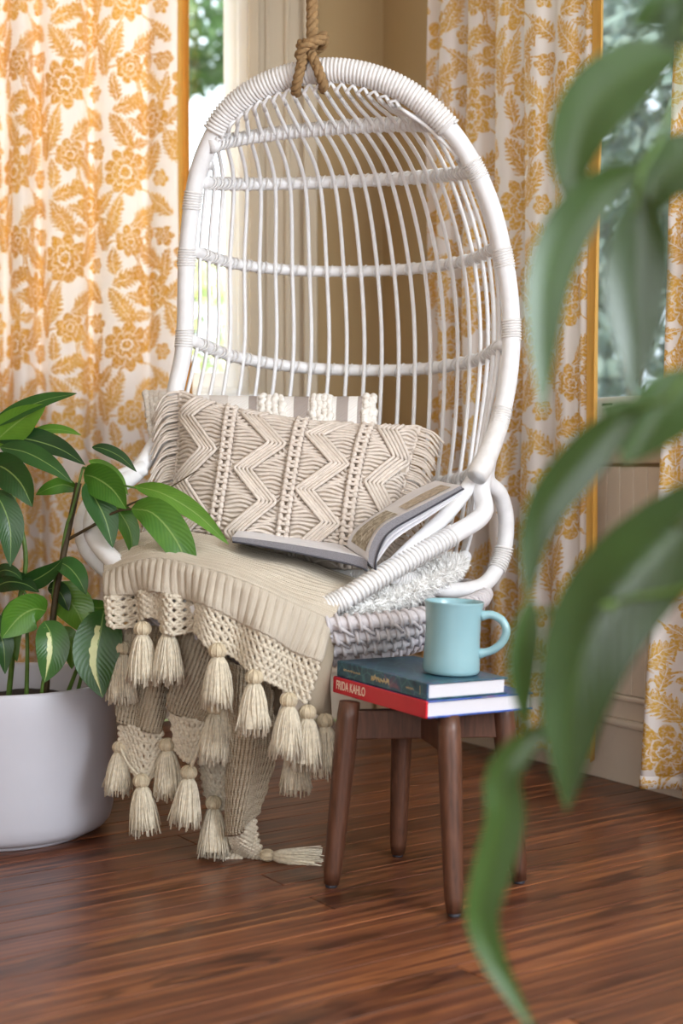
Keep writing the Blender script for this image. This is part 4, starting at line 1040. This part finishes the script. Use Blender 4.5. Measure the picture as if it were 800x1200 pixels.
LV = [ # control pixels with depth, width in px, material, roll, fold
 ([(-12,500,2.84),(20,482,2.82),(55,468,2.80),(90,461,2.78)], 20, M_leafd, .3, .2),
 ([(-10,522,2.86),(8,505,2.84),(30,488,2.82),(54,474,2.80)], 40, M_leafb, -.2, .25),
 ([(36,506,2.88),(60,503,2.86),(80,505,2.85),(95,510,2.84)], 13, M_leafb, .5, .2),
 ([(-8,512,2.86),(30,514,2.84),(70,526,2.82),(100,545,2.80)], 30, M_leafd, .35, .25),
 ([(0,524,2.83),(30,530,2.81),(60,546,2.79),(85,566,2.78)], 26, M_leafd, .2, .25),
 ([(-14,545,2.82),(4,548,2.80),(24,566,2.78),(38,594,2.77)], 42, M_leafd, -.3, .25),
 ([(-10,575,2.80),(2,590,2.78),(12,620,2.77),(12,664,2.77)], 34, M_leafd, .2, .3),
 ([(92,574,2.87),(75,568,2.87),(58,572,2.87),(42,580,2.88)], 20, M_leafb, .3, .2),
 ([(108,524,2.85),(122,526,2.84),(142,536,2.83),(160,553,2.82)], 15, M_leafd, .3, .2),
 ([(104,540,2.86),(120,546,2.85),(138,560,2.84),(150,580,2.83)], 15, M_leafb, .3, .2),
 ([(98,556,2.84),(112,560,2.82),(132,574,2.80),(148,597,2.78)], 40, M_leafb, -.2, .3),
 ([(100,566,2.83),(112,585,2.81),(124,610,2.80),(132,642,2.79)], 34, M_leafd, .3, .3),
 ([(128,584,2.84),(140,600,2.82),(152,622,2.81),(156,654,2.80)], 26, M_leafb, .2, .25),
 ([(158,570,2.80),(190,578,2.77),(230,602,2.75),(268,638,2.73)], 24, M_leafb, .15, .3),
 ([(154,596,2.78),(180,602,2.75),(208,636,2.73),(229,688,2.72)], 42, M_leafb, .1, .3),
 ([(20,686,2.86),(40,680,2.84),(60,668,2.82),(74,655,2.80)], 24, M_leafd, -.2, .25),
 ([(68,658,2.84),(80,664,2.82),(92,678,2.80),(101,697,2.79)], 28, M_leafd, .4, .25),
 ([(-8,690,2.88),(8,682,2.86),(28,684,2.84),(46,694,2.82)], 26, M_leafd, .3, .25),
 ([(-6,672,2.86),(6,668,2.84),(18,672,2.83),(26,680,2.82)], 16, M_leafd, .3, .25),
 ([(54,716,2.84),(40,714,2.82),(22,724,2.81),(2,748,2.80)], 46, M_leafb, .3, .25),
 ([(52,728,2.80),(60,745,2.78),(60,770,2.77),(52,800,2.77)], 40, M_leafv, .15, .3),
 ([(122,714,2.80),(118,738,2.77),(112,775,2.755),(120,818,2.75)], 56, M_leafv, -.05, .2),
 ([(146,733,2.83),(148,755,2.81),(154,790,2.80),(168,828,2.80)], 28, M_leafv, .4, .35),
 ([(60,700,2.92),(76,700,2.91),(90,716,2.90),(102,744,2.90)], 46, M_leafb, .2, .2),
 ([(100,705,2.92),(112,712,2.91),(122,712,2.90),(130,718,2.90)], 20, M_leafb, .3, .2),
 ([(70,735,2.90),(78,745,2.89),(84,760,2.89),(84,784,2.89)], 26, M_leafb, .2, .2),
 ([(-14,715,2.86),(-4,735,2.84),(4,755,2.83),(6,790,2.83)], 26, M_leafd, .2, .3),
 ([(30,700,2.9),(18,716,2.89),(12,745,2.88),(20,775,2.88)], 30, M_leafb, .2, .2),
 ([(56,690,2.9),(66,690,2.89),(74,700,2.88),(80,716,2.88)], 22, M_leafd, .2, .2),
]
for pts, wpx, mat, roll, fold in LV:
    Y = pts[1][2]; leaf('leaf', R(pts), wpx/FPX*Y, mat, plant, roll, fold)
# ------------------------------------------------------------------ trailing plant in the right foreground
hp = np.array([.50, 1.16, 1.42])
hpot = thing('hanging_planter', hp, 'white hanging planter on cords from the ceiling', 'planter')
MB().add(*lathe([(0, 0), (.07, 0), (.085, .01), (.098, .07), (.104, .15), (.100, .152), (.094, .07), (.08, .02), (0, .018)], hp, 40)).build('body', M_pot, hpot)
for k in range(3):
    a = k*2*math.pi/3; MB().add(*tubev(crv([hp+np.array([.101*math.cos(a), .101*math.sin(a), .15]), hp+np.array([.05*math.cos(a), .05*math.sin(a), .6]), np.array([hp[0], hp[1], H-.002])], 12), .003, 6)).build('cord', M_cotton, hpot)
vine = thing('trailing_plant', hp+ZU*.14, 'trailing plant with long glossy leaves hanging beside the plant stand', 'plant')
mb = MB().add(*lathe([(0, .135), (.099, .132)], hp, 30)); mb.build('soil', M_soil, vine)
vs0 = hp+ZU*.13
YF = 1.15
def V(pts): return [P(a, b, c if c else YF) for a, b, c in [(q+(0,))[:3] for q in pts]]
over = lambda dx, dy: vs0+np.array([dx, dy, .06])
stem([vs0, over(-.06, -.02), over(-.13, -.02)-ZU*.12]+V([(830,-60),(800,60),(790,130),(752,196),(742,250)]), .004, .002, vine)
stem([vs0, over(-.02, -.05), over(-.12, -.06)-ZU*.10]+V([(900,120,1.1),(860,330,1.1),(800,450,1.12),(752,476,1.14),(730,488)]), .004, .002, vine)
stem([vs0, over(.0, -.06), over(-.09, -.10)-ZU*.14]+V([(930,300,1.06),(890,500,1.06),(830,585,1.08),(790,620,1.1)]), .004, .0025, vine)
stem(V([(890,500,1.06),(850,660,1.1),(790,692,1.13),(720,708,1.15),(690,770,1.16),(655,850,1.15)]), .003, .002, vine)
stem(V([(720,708,1.15),(665,712,1.16),(618,722,1.16)]), .003, .0025, vine)
FL = [
 ([(830,-40),(800,-10),(770,10),(738,28)], 62, .2, .2),
 ([(840,10),(815,20),(795,35),(775,56)], 60, -.2, .2),
 ([(795,60),(752,78),(700,120),(672,180),(668,250)], 82, -.25, .25),
 ([(752,196),(715,212),(685,240),(660,275),(640,330),(634,400),(636,488)], 60, .35, .25),
 ([(838,172),(800,192),(770,216),(752,264)], 78, -.3, .3),
 ([(750,225),(748,280),(742,350),(742,410),(738,464)], 74, .2, .35),
 ([(840,452),(810,462),(775,486),(728,545)], 78, -.2, .3),
 ([(752,474),(722,498),(680,540),(640,590),(622,640),(618,712)], 56, .3, .3),
 ([(622,700),(616,740),(610,780),(611,820),(616,866)], 40, .5, .3),
 ([(850,560),(790,625),(728,690),(690,750),(668,830),(664,952)], 118, .15, .35),
 ([(656,850),(618,868),(588,908),(590,960),(574,1020),(562,1075),(576,1125),(600,1168),(632,1220)], 50, .35, .35),
 ([(700,476),(716,480),(740,474),(760,466)], 22, .3, .2),
]
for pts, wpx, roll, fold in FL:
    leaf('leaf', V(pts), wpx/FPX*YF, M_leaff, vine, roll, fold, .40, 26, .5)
